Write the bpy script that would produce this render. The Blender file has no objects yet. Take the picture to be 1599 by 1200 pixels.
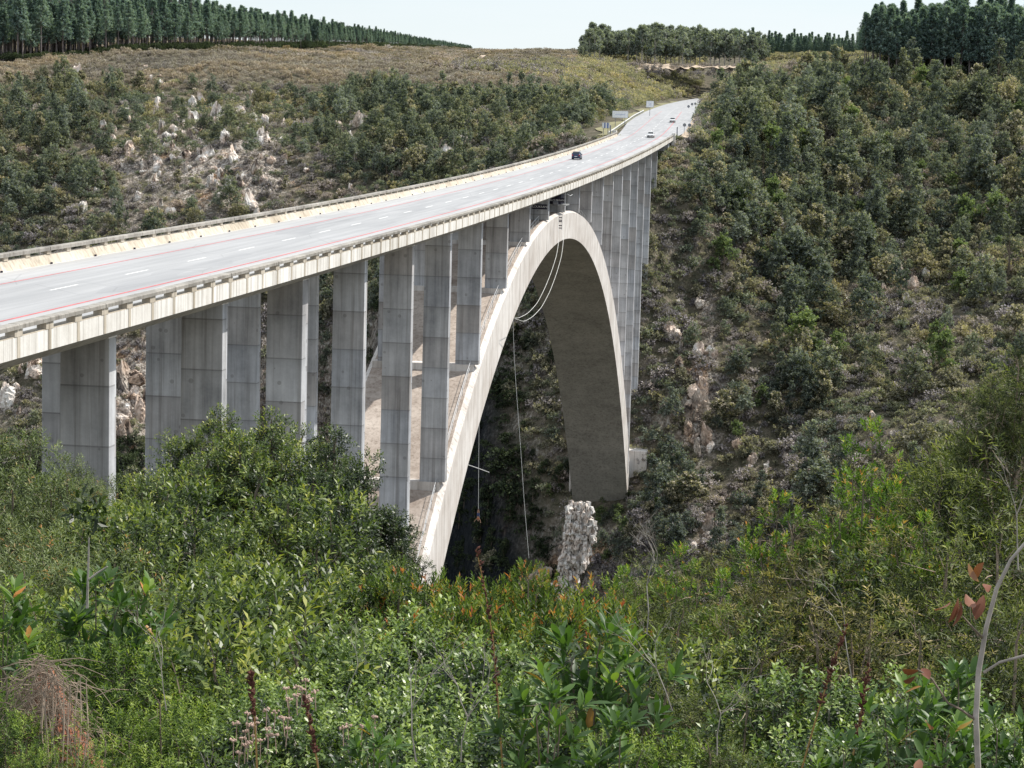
import bpy, math, random
import numpy as np
from mathutils import Vector, Matrix

random.seed(7)
RNG = np.random.default_rng(11)
sc = bpy.context.scene
COL = sc.collection

# ------------------------------------------------------------------ camera
CAM = np.array([38.213, -287.021, 4.464])
FPX = 3119.7
FW = np.array([-0.13440984, 0.98405677, -0.11647436])
RT = np.array([0.98995274, 0.13855482, 0.02821575])
UP = np.array([-0.04390399, 0.11151163, 0.99279283])
cam_data = bpy.data.cameras.new('camera')
cam_data.sensor_width = 36.0
cam_data.lens = FPX * 36.0 / 1599.0
cam_data.clip_start = 0.3
cam_data.clip_end = 12000
cam = bpy.data.objects.new('camera', cam_data)
COL.objects.link(cam)
cam.matrix_world = Matrix(((RT[0], UP[0], -FW[0], CAM[0]), (RT[1], UP[1], -FW[1], CAM[1]),
                           (RT[2], UP[2], -FW[2], CAM[2]), (0, 0, 0, 1)))
sc.camera = cam


def view(px, py, D):
    """world point seen at photo position px, py and lying D metres ahead of the viewpoint"""
    v = FW * FPX + RT * (px - 799.5) + UP * (600 - py)
    return CAM + v / v[1] * D


def to_px(P):
    d = np.atleast_2d(P) - CAM
    z = d @ FW
    return 799.5 + FPX * (d @ RT) / z, 600 - FPX * (d @ UP) / z


# ------------------------------------------------------------------ light
SUN_EL = math.radians(55)
SUN_AZ = math.radians(56)          # from +Y towards +X
sund = Vector((math.sin(SUN_AZ) * math.cos(SUN_EL), math.cos(SUN_AZ) * math.cos(SUN_EL), math.sin(SUN_EL)))
w = bpy.data.worlds.new('World')
sc.world = w
w.use_nodes = True
wn = w.node_tree.nodes
bg = wn['Background']
sky = wn.new('ShaderNodeTexSky')
sky.sky_type = 'NISHITA'
sky.sun_disc = False
sky.sun_elevation = SUN_EL
sky.sun_rotation = SUN_AZ
sky.air_density = 1.0
sky.dust_density = 0.7
sky.ozone_density = 2.0
tcw = wn.new('ShaderNodeTexCoord')
mpw = wn.new('ShaderNodeMapping')
mpw.inputs['Scale'].default_value = (1.0, 1.0, 9.0)
w.node_tree.links.new(tcw.outputs['Generated'], mpw.inputs[0])
nzw = wn.new('ShaderNodeTexNoise')
nzw.inputs['Scale'].default_value = 3.0
nzw.inputs['Detail'].default_value = 5
w.node_tree.links.new(mpw.outputs[0], nzw.inputs['Vector'])
rpw = wn.new('ShaderNodeValToRGB')
rpw.color_ramp.elements[0].position = 0.40
rpw.color_ramp.elements[0].color = (0.6, 0.6, 0.6, 1)
rpw.color_ramp.elements[1].position = 0.72
rpw.color_ramp.elements[1].color = (0.95, 0.95, 0.95, 1)
w.node_tree.links.new(nzw.outputs[0], rpw.inputs[0])
mxw = wn.new('ShaderNodeMix')
mxw.data_type = 'RGBA'
w.node_tree.links.new(rpw.outputs[0], mxw.inputs[0])
w.node_tree.links.new(sky.outputs[0], mxw.inputs[6])
mxw.inputs[7].default_value = (6.1, 6.5, 6.75, 1)
w.node_tree.links.new(mxw.outputs[2], bg.inputs[0])
bg.inputs[1].default_value = 0.15
sl = bpy.data.lights.new('sun', 'SUN')
sl.energy = 5.0
sl.angle = math.radians(0.53)
sl.color = (1.0, 0.95, 0.87)
so = bpy.data.objects.new('sun', sl)
COL.objects.link(so)
so.rotation_euler = sund.to_track_quat('Z', 'Y').to_euler()
sc.view_settings.view_transform = 'Standard'
sc.view_settings.look = 'None'
sc.view_settings.exposure = 0
sc.view_settings.gamma = 1
sc.cycles.max_bounces = 4
sc.cycles.diffuse_bounces = 2
sc.cycles.transmission_bounces = 2
sc.cycles.glossy_bounces = 1


# ------------------------------------------------------------------ node helpers
def new_mat(name):
    m = bpy.data.materials.new(name)
    m.use_nodes = True
    nt = m.node_tree
    b = nt.nodes['Principled BSDF']
    b.inputs['Specular IOR Level'].default_value = 0.3
    return m, nt, b


def N(nt, t, **kw):
    n = nt.nodes.new(t)
    for k, v in kw.items():
        if k in n.inputs.keys():
            n.inputs[k].default_value = v
        else:
            setattr(n, k, v)
    return n


def ramp(nt, fac, stops, interp='LINEAR'):
    r = nt.nodes.new('ShaderNodeValToRGB')
    r.color_ramp.interpolation = interp
    e = r.color_ramp.elements
    while len(e) > 1:
        e.remove(e[-1])
    e[0].position = stops[0][0]
    e[0].color = (*stops[0][1], 1)
    for p, c in stops[1:]:
        x = e.new(p)
        x.color = (*c, 1)
    nt.links.new(fac, r.inputs[0])
    return r


def math_(nt, op, a, b=None, clamp=False):
    n = nt.nodes.new('ShaderNodeMath')
    n.operation = op
    n.use_clamp = clamp
    for i, x in enumerate((a, b)):
        if x is None:
            continue
        if isinstance(x, (int, float)):
            n.inputs[i].default_value = x
        else:
            nt.links.new(x, n.inputs[i])
    return n.outputs[0]


def mixc(nt, fac, a, b, mode='MIX'):
    n = nt.nodes.new('ShaderNodeMix')
    n.data_type = 'RGBA'
    n.blend_type = mode
    for s, x in ((n.inputs[0], fac), (n.inputs[6], a), (n.inputs[7], b)):
        if isinstance(x, (int, float)):
            s.default_value = x
        elif isinstance(x, tuple):
            s.default_value = (*x, 1)
        else:
            nt.links.new(x, s)
    return n.outputs[2]


def noise(nt, vec, scale, detail=4, rough=0.55, dist=0.0):
    n = nt.nodes.new('ShaderNodeTexNoise')
    n.inputs['Scale'].default_value = scale
    n.inputs['Detail'].default_value = detail
    n.inputs['Roughness'].default_value = rough
    n.inputs['Distortion'].default_value = dist
    if vec is not None:
        nt.links.new(vec, n.inputs['Vector'])
    return n.outputs[0]


def mapping(nt, vec, scale):
    n = nt.nodes.new('ShaderNodeMapping')
    n.inputs['Scale'].default_value = scale
    nt.links.new(vec, n.inputs['Vector'])
    return n.outputs[0]


def simple(name, col, rough=0.6, metal=0.0, var=0.12, scale=3.0):
    m, nt, b = new_mat(name)
    tc = N(nt, 'ShaderNodeTexCoord')
    f = noise(nt, tc.outputs['Object'], scale)
    c0 = tuple(max(0, c * (1 - var)) for c in col)
    c1 = tuple(min(1, c * (1 + var)) for c in col)
    r = ramp(nt, f, [(0.3, c0), (0.7, c1)])
    nt.links.new(r.outputs[0], b.inputs['Base Color'])
    b.inputs['Roughness'].default_value = rough
    b.inputs['Metallic'].default_value = metal
    return m


# ------------------------------------------------------------------ materials
def mat_concrete(name, c_dark, c_light, lifts=True, streak=0.5, bump=0.25):
    m, nt, b = new_mat(name)
    tc = N(nt, 'ShaderNodeTexCoord')
    P = tc.outputs['Object']
    sep = N(nt, 'ShaderNodeSeparateXYZ')
    nt.links.new(P, sep.inputs[0])
    n1 = noise(nt, P, 0.35, 6, 0.6)
    n2 = noise(nt, mapping(nt, P, (1.6, 1.6, 0.10)), 1.0, 5, 0.6)
    n3 = noise(nt, P, 5.0, 4, 0.65)
    f = math_(nt, 'ADD', math_(nt, 'MULTIPLY', n1, 0.45), math_(nt, 'MULTIPLY', n2, streak))
    f = math_(nt, 'ADD', f, math_(nt, 'MULTIPLY', n3, 0.12))
    blot = noise(nt, P, 0.12, 4, 0.6)
    f = math_(nt, 'ADD', f, math_(nt, 'MULTIPLY', math_(nt, 'SUBTRACT', blot, 0.5), 0.45))
    r = ramp(nt, f, [(0.30, c_dark), (0.52, tuple(0.55 * a + 0.45 * d for a, d in zip(c_light, c_dark))), (0.72, c_light)])
    col = r.outputs[0]
    runs = noise(nt, mapping(nt, P, (2.6, 2.6, 0.045)), 1.0, 4, 0.7)
    rk_ = ramp(nt, runs, [(0.50, (1, 1, 1)), (0.66, (0.62, 0.60, 0.58))])
    col = mixc(nt, 0.9, col, rk_.outputs[0], 'MULTIPLY')
    if lifts:
        yk = math_(nt, 'FLOOR', math_(nt, 'DIVIDE', sep.outputs[1], 9.7))
        zz = math_(nt, 'ADD', sep.outputs[2], math_(nt, 'MULTIPLY', yk, 0.63))
        q = math_(nt, 'DIVIDE', zz, 2.95)
        fl = math_(nt, 'FLOOR', q)
        fr = math_(nt, 'FRACT', q)
        cmb = N(nt, 'ShaderNodeCombineXYZ')
        nt.links.new(fl, cmb.inputs[0])
        nt.links.new(yk, cmb.inputs[1])
        wn_ = N(nt, 'ShaderNodeTexWhiteNoise')
        nt.links.new(cmb.outputs[0], wn_.inputs['Vector'])
        sh = ramp(nt, wn_.outputs['Value'], [(0.0, (0.78, 0.74, 0.71)), (0.15, (0.90, 0.88, 0.87)), (0.5, (1, 1, 1)), (0.85, (0.92, 0.94, 0.98)), (1.0, (1.05, 1.04, 1.02))])
        col = mixc(nt, 1.0, col, sh.outputs[0], 'MULTIPLY')
        # dark seam at each lift joint with weeping below it
        seam = math_(nt, 'GREATER_THAN', fr, 0.972)
        weep = math_(nt, 'MULTIPLY', math_(nt, 'POWER', fr, 6.0), math_(nt, 'MULTIPLY', n2, 0.55))
        k = math_(nt, 'ADD', math_(nt, 'MULTIPLY', math_(nt, 'MULTIPLY', seam, 0.50), math_(nt, 'MULTIPLY', n3, 1.0)), weep, True)
        col = mixc(nt, k, col, (0.10, 0.095, 0.09))
        # tie-bolt spots
        v = N(nt, 'ShaderNodeTexVoronoi')
        v.inputs['Scale'].default_value = 0.8
        nt.links.new(P, v.inputs['Vector'])
        sp = math_(nt, 'LESS_THAN', v.outputs['Distance'], 0.12)
        col = mixc(nt, math_(nt, 'MULTIPLY', sp, 0.35), col, (0.12, 0.11, 0.10))
    nt.links.new(col, b.inputs['Base Color'])
    b.inputs['Roughness'].default_value = 0.85
    bp = N(nt, 'ShaderNodeBump')
    bp.inputs['Strength'].default_value = bump
    bp.inputs['Distance'].default_value = 0.05
    nt.links.new(n3, bp.inputs['Height'])
    nt.links.new(bp.outputs[0], b.inputs['Normal'])
    return m


M = {}
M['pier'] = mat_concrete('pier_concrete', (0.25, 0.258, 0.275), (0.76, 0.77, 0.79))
M['soffit'] = mat_concrete('shaded_soffit_concrete', (0.27, 0.265, 0.255), (0.54, 0.53, 0.51), lifts=False, streak=0.45)  # darker than the other concrete: underside shade put into the colour
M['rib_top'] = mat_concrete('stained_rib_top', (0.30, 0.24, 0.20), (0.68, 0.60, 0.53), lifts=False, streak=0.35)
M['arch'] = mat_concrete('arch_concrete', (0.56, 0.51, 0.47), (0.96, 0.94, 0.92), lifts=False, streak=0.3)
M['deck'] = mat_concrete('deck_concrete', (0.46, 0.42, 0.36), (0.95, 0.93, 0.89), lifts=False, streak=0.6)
M['rail'] = mat_concrete('parapet_concrete', (0.18, 0.17, 0.155), (0.54, 0.51, 0.46), lifts=False, streak=0.35, bump=0.5)
M['kerb'] = mat_concrete('kerb_concrete', (0.42, 0.36, 0.28), (0.80, 0.74, 0.64), lifts=False, streak=0.3)


def mat_road():
    m, nt, b = new_mat('asphalt')
    tc = N(nt, 'ShaderNodeTexCoord')
    P = tc.outputs['Object']
    sep = N(nt, 'ShaderNodeSeparateXYZ')
    nt.links.new(P, sep.inputs[0])
    n1 = noise(nt, mapping(nt, P, (1.3, 0.05, 1)), 1.0, 5, 0.6)
    n2 = noise(nt, P, 14.0, 3, 0.7)
    n4 = noise(nt, mapping(nt, P, (0.25, 0.02, 1)), 1.0, 3, 0.6)
    f = math_(nt, 'ADD', math_(nt, 'MULTIPLY', n1, 0.5), math_(nt, 'MULTIPLY', n2, 0.25))
    f = math_(nt, 'ADD', f, math_(nt, 'MULTIPLY', n4, 0.25))
    r = ramp(nt, f, [(0.30, (0.27, 0.27, 0.275)), (0.5, (0.40, 0.398, 0.40)), (0.7, (0.54, 0.535, 0.535))])
    # paler shoulders outside the edge lines, darker wheel tracks
    ax = math_(nt, 'ABSOLUTE', sep.outputs[0])
    sh = math_(nt, 'GREATER_THAN', ax, 4.05)
    onb = math_(nt, 'LESS_THAN', sep.outputs[1], 232.0)
    k = math_(nt, 'MULTIPLY', math_(nt, 'MULTIPLY', sh, onb), 0.35)
    col = mixc(nt, k, r.outputs[0], (0.60, 0.59, 0.57))
    tr = math_(nt, 'SINE', math_(nt, 'MULTIPLY', ax, 3.3))
    tr = math_(nt, 'MULTIPLY', math_(nt, 'ABSOLUTE', tr), 0.14)
    col = mixc(nt, tr, col, (0.20, 0.20, 0.205))
    pat = noise(nt, mapping(nt, P, (0.35, 0.045, 1)), 1.0, 2, 0.4)
    col = mixc(nt, math_(nt, 'MULTIPLY', math_(nt, 'GREATER_THAN', pat, 0.60), 0.28), col, (0.24, 0.24, 0.25))
    crk = N(nt, 'ShaderNodeTexVoronoi')
    crk.feature = 'DISTANCE_TO_EDGE'
    crk.inputs['Scale'].default_value = 0.22
    nt.links.new(mapping(nt, P, (1, 0.35, 1)), crk.inputs['Vector'])
    col = mixc(nt, math_(nt, 'MULTIPLY', math_(nt, 'LESS_THAN', crk.outputs['Distance'], 0.006), 0.22), col, (0.12, 0.12, 0.12))
    nt.links.new(col, b.inputs['Base Color'])
    b.inputs['Roughness'].default_value = 0.5
    b.inputs['Specular IOR Level'].default_value = 0.6
    return m


M['road'] = mat_road()
M['white_paint'] = simple('white_road_paint', (0.88, 0.88, 0.87), 0.6, var=0.1, scale=1.5)
M['red_paint'] = simple('red_road_paint', (0.62, 0.12, 0.13), 0.6, var=0.25, scale=1.2)
M['metal'] = simple('galvanised_metal', (0.55, 0.56, 0.57), 0.4, 0.6)
M['dark'] = simple('dark_cloth', (0.025, 0.022, 0.045), 0.8)
M['navy'] = simple('dark_equipment', (0.05, 0.05, 0.075), 0.7, var=0.3)
M['white'] = simple('white_sheet', (0.78, 0.78, 0.77), 0.5)
M['offwhite'] = simple('off_white_panel', (0.86, 0.88, 0.92), 0.5)
M['blue'] = simple('blue_panel', (0.10, 0.16, 0.38), 0.5)
M['grey'] = simple('grey_panel', (0.22, 0.23, 0.26), 0.5)
M['rope'] = simple('pale_rope', (0.70, 0.70, 0.68), 0.7)
M['tyre'] = simple('tyre_rubber', (0.02, 0.02, 0.02), 0.8)
M['glass'] = simple('dark_window_glass', (0.02, 0.025, 0.03), 0.08)
M['car_white'] = simple('white_car_paint', (0.72, 0.73, 0.74), 0.25, var=0.03)
M['car_blue'] = simple('dark_blue_car_paint', (0.035, 0.05, 0.10), 0.25, var=0.05)
M['lamp_red'] = simple('red_lamp', (0.5, 0.03, 0.02), 0.3)
M['lamp_white'] = simple('clear_lamp', (0.75, 0.75, 0.75), 0.2)
M['skin'] = simple('skin', (0.45, 0.27, 0.19), 0.6)
M['shirt'] = simple('orange_red_shirt', (0.55, 0.16, 0.08), 0.8)
M['shorts'] = simple('blue_shorts', (0.06, 0.08, 0.18), 0.8)
M['hair'] = simple('dark_hair', (0.03, 0.02, 0.015), 0.8)
M['sand'] = simple('pale_sandy_earth', (0.46, 0.37, 0.28), 0.95, var=0.3, scale=0.25)
M['redsoil'] = simple('red_orange_soil', (0.26, 0.105, 0.06), 0.95, var=0.6, scale=18)
M['verge'] = simple('dry_verge_earth', (0.24, 0.225, 0.125), 0.95, var=0.35, scale=0.5)
M['bark'] = simple('grey_brown_bark', (0.19, 0.155, 0.12), 0.9, var=0.4, scale=6)
M['bark_pale'] = simple('pale_grey_bark', (0.42, 0.38, 0.34), 0.85, var=0.35, scale=14)
M['bark_pine'] = simple('pine_bark', (0.22, 0.185, 0.18), 0.9, var=0.4, scale=1.0)
M['twig_dry'] = simple('dry_twigs', (0.30, 0.235, 0.18), 0.9, var=0.4, scale=8)
M['spike'] = simple('dark_brown_seed_spike', (0.09, 0.035, 0.025), 0.85, var=0.4, scale=20)
M['spike_stem'] = simple('ochre_stem', (0.35, 0.22, 0.08), 0.8)
M['water'] = simple('dark_river_water', (0.02, 0.03, 0.03), 0.1)


def mat_leaf(name, stops, transl=0.3, rough=0.5, spec=0.3, rnd=0.18, nscale=0.0, bright=None):
    if bright is None:
        bright = 1.22
    """leaf colour from a per-leaf tint value, shifted a little per plant"""
    m, nt, b = new_mat(name)
    a = N(nt, 'ShaderNodeAttribute')
    a.attribute_name = 'tint'
    oi = N(nt, 'ShaderNodeObjectInfo')
    f = math_(nt, 'ADD', a.outputs['Fac'], math_(nt, 'MULTIPLY', math_(nt, 'SUBTRACT', oi.outputs['Random'], 0.5), rnd), True)
    r = ramp(nt, f, [(p, tuple(x * bright for x in c)) for p, c in stops])
    col = r.outputs[0]
    if nscale:
        g = N(nt, 'ShaderNodeNewGeometry')
        nn = noise(nt, g.outputs['Position'], nscale, 3, 0.6)
        rr = ramp(nt, nn, [(0.35, (0.72, 0.74, 0.80)), (0.5, (1.0, 1.0, 1.0)), (0.66, (1.25, 1.14, 1.0))])
        col = mixc(nt, 1.0, col, rr.outputs[0], 'MULTIPLY')
    nt.links.new(col, b.inputs['Base Color'])
    b.inputs['Roughness'].default_value = rough
    b.inputs['Specular IOR Level'].default_value = spec
    t = N(nt, 'ShaderNodeBsdfTranslucent')
    tcol = mixc(nt, 1.0, col, (1.25, 1.35, 0.55), 'MULTIPLY')
    nt.links.new(tcol, t.inputs[0])
    mx = N(nt, 'ShaderNodeMixShader')
    mx.inputs[0].default_value = transl
    nt.links.new(b.outputs[0], mx.inputs[1])
    nt.links.new(t.outputs[0], mx.inputs[2])
    nt.links.new(mx.outputs[0], nt.nodes['Material Output'].inputs[0])
    return m


HILL = 1.9
HILLSET = {'olive_shrub_leaf', 'grey_dry_shrub', 'cream_tipped_leaf', 'bright_green_leaf', 'gum_leaf', 'brown_heath'}


def mat_terrain():
    m, nt, b = new_mat('hillside_ground')
    tc = N(nt, 'ShaderNodeTexCoord')
    P = tc.outputs['Object']
    g = N(nt, 'ShaderNodeNewGeometry')
    sepn = N(nt, 'ShaderNodeSeparateXYZ')
    nt.links.new(g.outputs['True Normal'], sepn.inputs[0])
    n1 = noise(nt, P, 0.035, 6, 0.6)
    n2 = noise(nt, P, 0.35, 5, 0.65)
    n3 = noise(nt, mapping(nt, P, (1, 1, 0.35)), 1.6, 5, 0.7)
    soil = ramp(nt, n2, [(0.3, (0.08, 0.08, 0.055)), (0.45, (0.125, 0.118, 0.082)), (0.58, (0.19, 0.165, 0.125)), (0.74, (0.34, 0.30, 0.245))])
    rock = ramp(nt, n3, [(0.30, (0.05, 0.045, 0.045)), (0.42, (0.17, 0.15, 0.135)), (0.5, (0.36, 0.30, 0.25)), (0.58, (0.56, 0.52, 0.47)), (0.68, (0.78, 0.75, 0.70))])
    rust = mixc(nt, 1.0, rock.outputs[0], (1.0, 0.76, 0.58), 'MULTIPLY')
    k1 = ramp(nt, noise(nt, P, 0.09, 4, 0.6), [(0.55, (0, 0, 0)), (0.65, (1, 1, 1))])
    rk = mixc(nt, k1.outputs[0], rock.outputs[0], rust)
    rka = N(nt, 'ShaderNodeAttribute')
    rka.attribute_name = 'rocky'
    sv = math_(nt, 'ADD', sepn.outputs[2], math_(nt, 'MULTIPLY', math_(nt, 'SUBTRACT', n1, 0.5), 0.9))
    sv = math_(nt, 'SUBTRACT', sv, math_(nt, 'MULTIPLY', rka.outputs['Fac'], math_(nt, 'MULTIPLY', noise(nt, P, 0.22, 4, 0.6), 1.1)))
    steep = ramp(nt, sv, [(0.42, (1, 1, 1)), (0.62, (0, 0, 0))])
    col = mixc(nt, steep.outputs[0], soil.outputs[0], rk)
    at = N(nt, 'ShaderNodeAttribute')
    at.attribute_name = 'damp'  # holds the GORGE_SHADE mask: painted shade
    shade_col = ramp(nt, n3, [(0.35, (0.008, 0.011, 0.015)), (0.55, (0.022, 0.026, 0.031)), (0.7, (0.06, 0.062, 0.064))])  # shade of the gorge under the arch, painted into the ground colour
    col = mixc(nt, at.outputs['Fac'], col, shade_col.outputs[0])
    nt.links.new(col, b.inputs['Base Color'])
    b.inputs['Roughness'].default_value = 0.95
    b.inputs['Specular IOR Level'].default_value = 0.1
    bp = N(nt, 'ShaderNodeBump')
    bp.inputs['Strength'].default_value = 0.8
    bp.inputs['Distance'].default_value = 1.2
    nt.links.new(math_(nt, 'ADD', n3, math_(nt, 'MULTIPLY', n2, 1.5)), bp.inputs['Height'])
    nt.links.new(bp.outputs[0], b.inputs['Normal'])
    return m


M['terrain'] = mat_terrain()


def mat_rock(name, lo, mid, hi, sc_=0.8, rust=0.45):
    m, nt, b = new_mat(name)
    tc = N(nt, 'ShaderNodeTexCoord')
    P = tc.outputs['Object']
    oi = N(nt, 'ShaderNodeObjectInfo')
    vadd = N(nt, 'ShaderNodeVectorMath')
    vadd.operation = 'ADD'
    nt.links.new(P, vadd.inputs[0])
    nt.links.new(math_(nt, 'MULTIPLY', oi.outputs['Random'], 80.0), vadd.inputs[1])
    V = vadd.outputs[0]
    n1 = noise(nt, mapping(nt, V, (1, 1, 0.45)), sc_, 6, 0.65)
    n2 = noise(nt, V, sc_ * 0.35, 3, 0.5)
    c = ramp(nt, n1, [(0.34, (0.035, 0.032, 0.03)), (0.42, lo), (0.52, mid), (0.62, hi)])
    col = mixc(nt, math_(nt, 'MULTIPLY', ramp(nt, n2, [(0.45, (0, 0, 0)), (0.6, (1, 1, 1))]).outputs[0], rust), c.outputs[0],
               mixc(nt, 1.0, c.outputs[0], (1.0, 0.68, 0.48), 'MULTIPLY'))
    nt.links.new(col, b.inputs['Base Color'])
    b.inputs['Roughness'].default_value = 0.9
    bp = N(nt, 'ShaderNodeBump')
    bp.inputs['Strength'].default_value = 1.0
    bp.inputs['Distance'].default_value = 0.6
    nt.links.new(n1, bp.inputs['Height'])
    nt.links.new(bp.outputs[0], b.inputs['Normal'])
    return m


M['rock'] = mat_rock('quartzite_rock', (0.22, 0.19, 0.17), (0.50, 0.44, 0.38), (0.76, 0.71, 0.65))
M['rock_white'] = mat_rock('white_quartzite', (0.38, 0.33, 0.29), (0.78, 0.74, 0.69), (0.92, 0.90, 0.87), 0.9)

# ------------------------------------------------------------------ mesh helpers


def mesh_np(name, V, faces, mats, tint=None, mi=None, smooth=False):
    """V (n,3); faces: list of (m,k) int arrays"""
    me = bpy.data.meshes.new(name)
    V = np.ascontiguousarray(V, dtype=np.float32)
    me.vertices.add(len(V))
    me.vertices.foreach_set('co', V.ravel())
    loops = np.concatenate([f.ravel() for f in faces]).astype(np.int32)
    tot = np.concatenate([np.full(len(f), f.shape[1], dtype=np.int32) for f in faces])
    start = np.concatenate([[0], np.cumsum(tot)[:-1]]).astype(np.int32)
    me.loops.add(len(loops))
    me.loops.foreach_set('vertex_index', loops)
    me.polygons.add(len(tot))
    me.polygons.foreach_set('loop_start', start)
    me.polygons.foreach_set('loop_total', tot)
    if mi is not None:
        me.polygons.foreach_set('material_index', np.asarray(mi, dtype=np.int32))
    if smooth:
        me.polygons.foreach_set('use_smooth', np.ones(len(tot), dtype=bool))
    for m in (mats if isinstance(mats, (list, tuple)) else [mats]):
        me.materials.append(m)
    me.update(calc_edges=True)
    me.validate()
    if tint is not None:
        a = me.attributes.new('tint', 'FLOAT', 'FACE')
        a.data.foreach_set('value', np.ascontiguousarray(tint, dtype=np.float32))
    return me


def link(name, me, parent=None, loc=None):
    o = bpy.data.objects.new(name, me)
    COL.objects.link(o)
    if parent is not None:
        o.parent = parent
    if loc is not None:
        o.location = loc
    return o


def tag(o, label=None, cat=None, group=None, kind=None):
    if label:
        o['label'] = label
    if cat:
        o['category'] = cat
    if group:
        o['group'] = group
    if kind:
        o['kind'] = kind
    return o


def empty(name, loc, label=None, cat=None, group=None, rz=0.0):
    o = bpy.data.objects.new(name, None)
    COL.objects.link(o)
    o.location = loc
    o.rotation_euler = (0, 0, rz)
    o.empty_display_size = 0.3
    return tag(o, label, cat, group)


def copy_tree(root):
    c = root.copy()
    COL.objects.link(c)
    for ch in root.children:
        k = ch.copy()
        COL.objects.link(k)
        k.parent = c
        for g in ch.children:
            s = g.copy()
            COL.objects.link(s)
            s.parent = k
    return c


class MB:
    """collects boxes, prisms and tubes into one mesh"""

    def __init__(self):
        self.v = []
        self.f = []
        self.n = 0

    def add(self, V, F):
        V = np.asarray(V, float)
        self.v.append(V)
        self.f += [tuple(int(i) + self.n for i in f) for f in F]
        self.n += len(V)
        return self

    def box(self, x0, x1, y0, y1, z0, z1, rot=0.0, c=None):
        V = np.array([[x, y, z] for x in (x0, x1) for y in (y0, y1) for z in (z0, z1)], float)
        if rot:
            cc = np.array(c if c is not None else (0, 0, 0), float)
            R = np.array([[math.cos(rot), -math.sin(rot), 0], [math.sin(rot), math.cos(rot), 0], [0, 0, 1]])
            V = (V - cc) @ R.T + cc
        return self.add(V, [(0, 1, 3, 2), (4, 6, 7, 5), (0, 4, 5, 1), (2, 3, 7, 6), (0, 2, 6, 4), (1, 5, 7, 3)])

    def tube(self, pts, radii, k=6, cap=True):
        pts = np.asarray(pts, float)
        n = len(pts)
        radii = np.full(n, radii) if np.isscalar(radii) else np.asarray(radii, float)
        T = np.gradient(pts, axis=0)
        T /= np.linalg.norm(T, axis=1)[:, None] + 1e-9
        up = np.array([0, 0, 1.0]) if abs(T[0][2]) < 0.9 else np.array([1.0, 0, 0])
        V = []
        for i in range(n):
            a = np.cross(up, T[i])
            a /= np.linalg.norm(a) + 1e-9
            b_ = np.cross(T[i], a)
            for j in range(k):
                t = 2 * math.pi * j / k
                V.append(pts[i] + radii[i] * (a * math.cos(t) + b_ * math.sin(t)))
        F = [(i * k + j, i * k + (j + 1) % k, (i + 1) * k + (j + 1) % k, (i + 1) * k + j) for i in range(n - 1) for j in range(k)]
        if cap:
            F += [tuple(range(k))[::-1], tuple((n - 1) * k + j for j in range(k))]
        return self.add(V, F)

    def lathe(self, prof, c=(0, 0, 0), k=16, axis='z'):
        V = []
        for r, h in prof:
            for j in range(k):
                t = 2 * math.pi * j / k
                p = (r * math.cos(t), r * math.sin(t), h)
                if axis == 'x':
                    p = (h, r * math.cos(t), r * math.sin(t))
                if axis == 'y':
                    p = (r * math.cos(t), h, r * math.sin(t))
                V.append(np.array(p) + np.array(c))
        n = len(prof)
        F = [(i * k + j, i * k + (j + 1) % k, (i + 1) * k + (j + 1) % k, (i + 1) * k + j) for i in range(n - 1) for j in range(k)]
        F += [tuple(range(k))[::-1], tuple((n - 1) * k + j for j in range(k))]
        return self.add(V, F)

    def mesh(self, name, mat, bevel=0.0):
        me = bpy.data.meshes.new(name)
        me.from_pydata(np.concatenate(self.v).tolist(), [], self.f)
        me.materials.append(mat)
        me.update()
        return me

    def build(self, name, mat, parent=None, bevel=0.0):
        o = link(name, self.mesh(name, mat), parent)
        if bevel:
            md = o.modifiers.new('bevel', 'BEVEL')
            md.width = bevel
            md.segments = 2
            md.limit_method = 'ANGLE'
        return o


# ------------------------------------------------------------------ deck profile, arch
def dk(Y):
    return 0.0273044 * Y + 4.495e-5 * Y * Y


S = 19.4287
L_ARCH = 7 * S


def z_in(Y):
    u = np.abs(Y) / L_ARCH
    return -8.196 - 59.461 * (u ** 2 * 0.84484 + 0.15516 * u ** 4)


def z_out(Y):
    u = np.abs(Y) / L_ARCH
    return z_in(Y) + 3.9 + u * (2.9 + 4.0 * u)


# road beyond the far abutment
_rd = np.array([[0.0, 225.0, dk(225.0)], [0.0, 236.0, dk(236.0)]] +
               [list(view(px, py, D)) for px, py, D in
                ((1026, 197, 575), (1037, 185, 640), (1047, 175.5, 760), (1057, 169, 900), (1069, 163.5, 1060), (1086, 159, 1200), (1104, 155.5, 1330), (1130, 152, 1480))])


def road_xz(Y):
    return np.interp(Y, _rd[:, 1], _rd[:, 0]), np.interp(Y, _rd[:, 1], _rd[:, 2])


# ------------------------------------------------------------------ terrain height field
def _vn(x, y, seed):
    """value noise, vectorised"""
    xi = np.floor(x).astype(np.int64)
    yi = np.floor(y).astype(np.int64)
    xf = x - xi
    yf = y - yi
    u = xf * xf * (3 - 2 * xf)
    v = yf * yf * (3 - 2 * yf)

    def h(a, b_):
        n = (a * 374761393 + b_ * 668265263 + seed * 1442695041) & 0xFFFFFFFF
        n = ((n ^ (n >> 13)) * 1274126177) & 0xFFFFFFFF
        n = n ^ (n >> 16)
        return (n & 0xFFFFFF) / float(0xFFFFFF)
    return (h(xi, yi) * (1 - u) + h(xi + 1, yi) * u) * (1 - v) + (h(xi, yi + 1) * (1 - u) + h(xi + 1, yi + 1) * u) * v


def fbm(x, y, sc_, seed=1, octv=4):
    s = 0.0
    a = 1.0
    t = 0.0
    for i in range(octv):
        s = s + a * (_vn(x * sc_ * 2 ** i, y * sc_ * 2 ** i, seed + i) - 0.5)
        t += a
        a *= 0.5
    return s / t * 2


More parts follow.
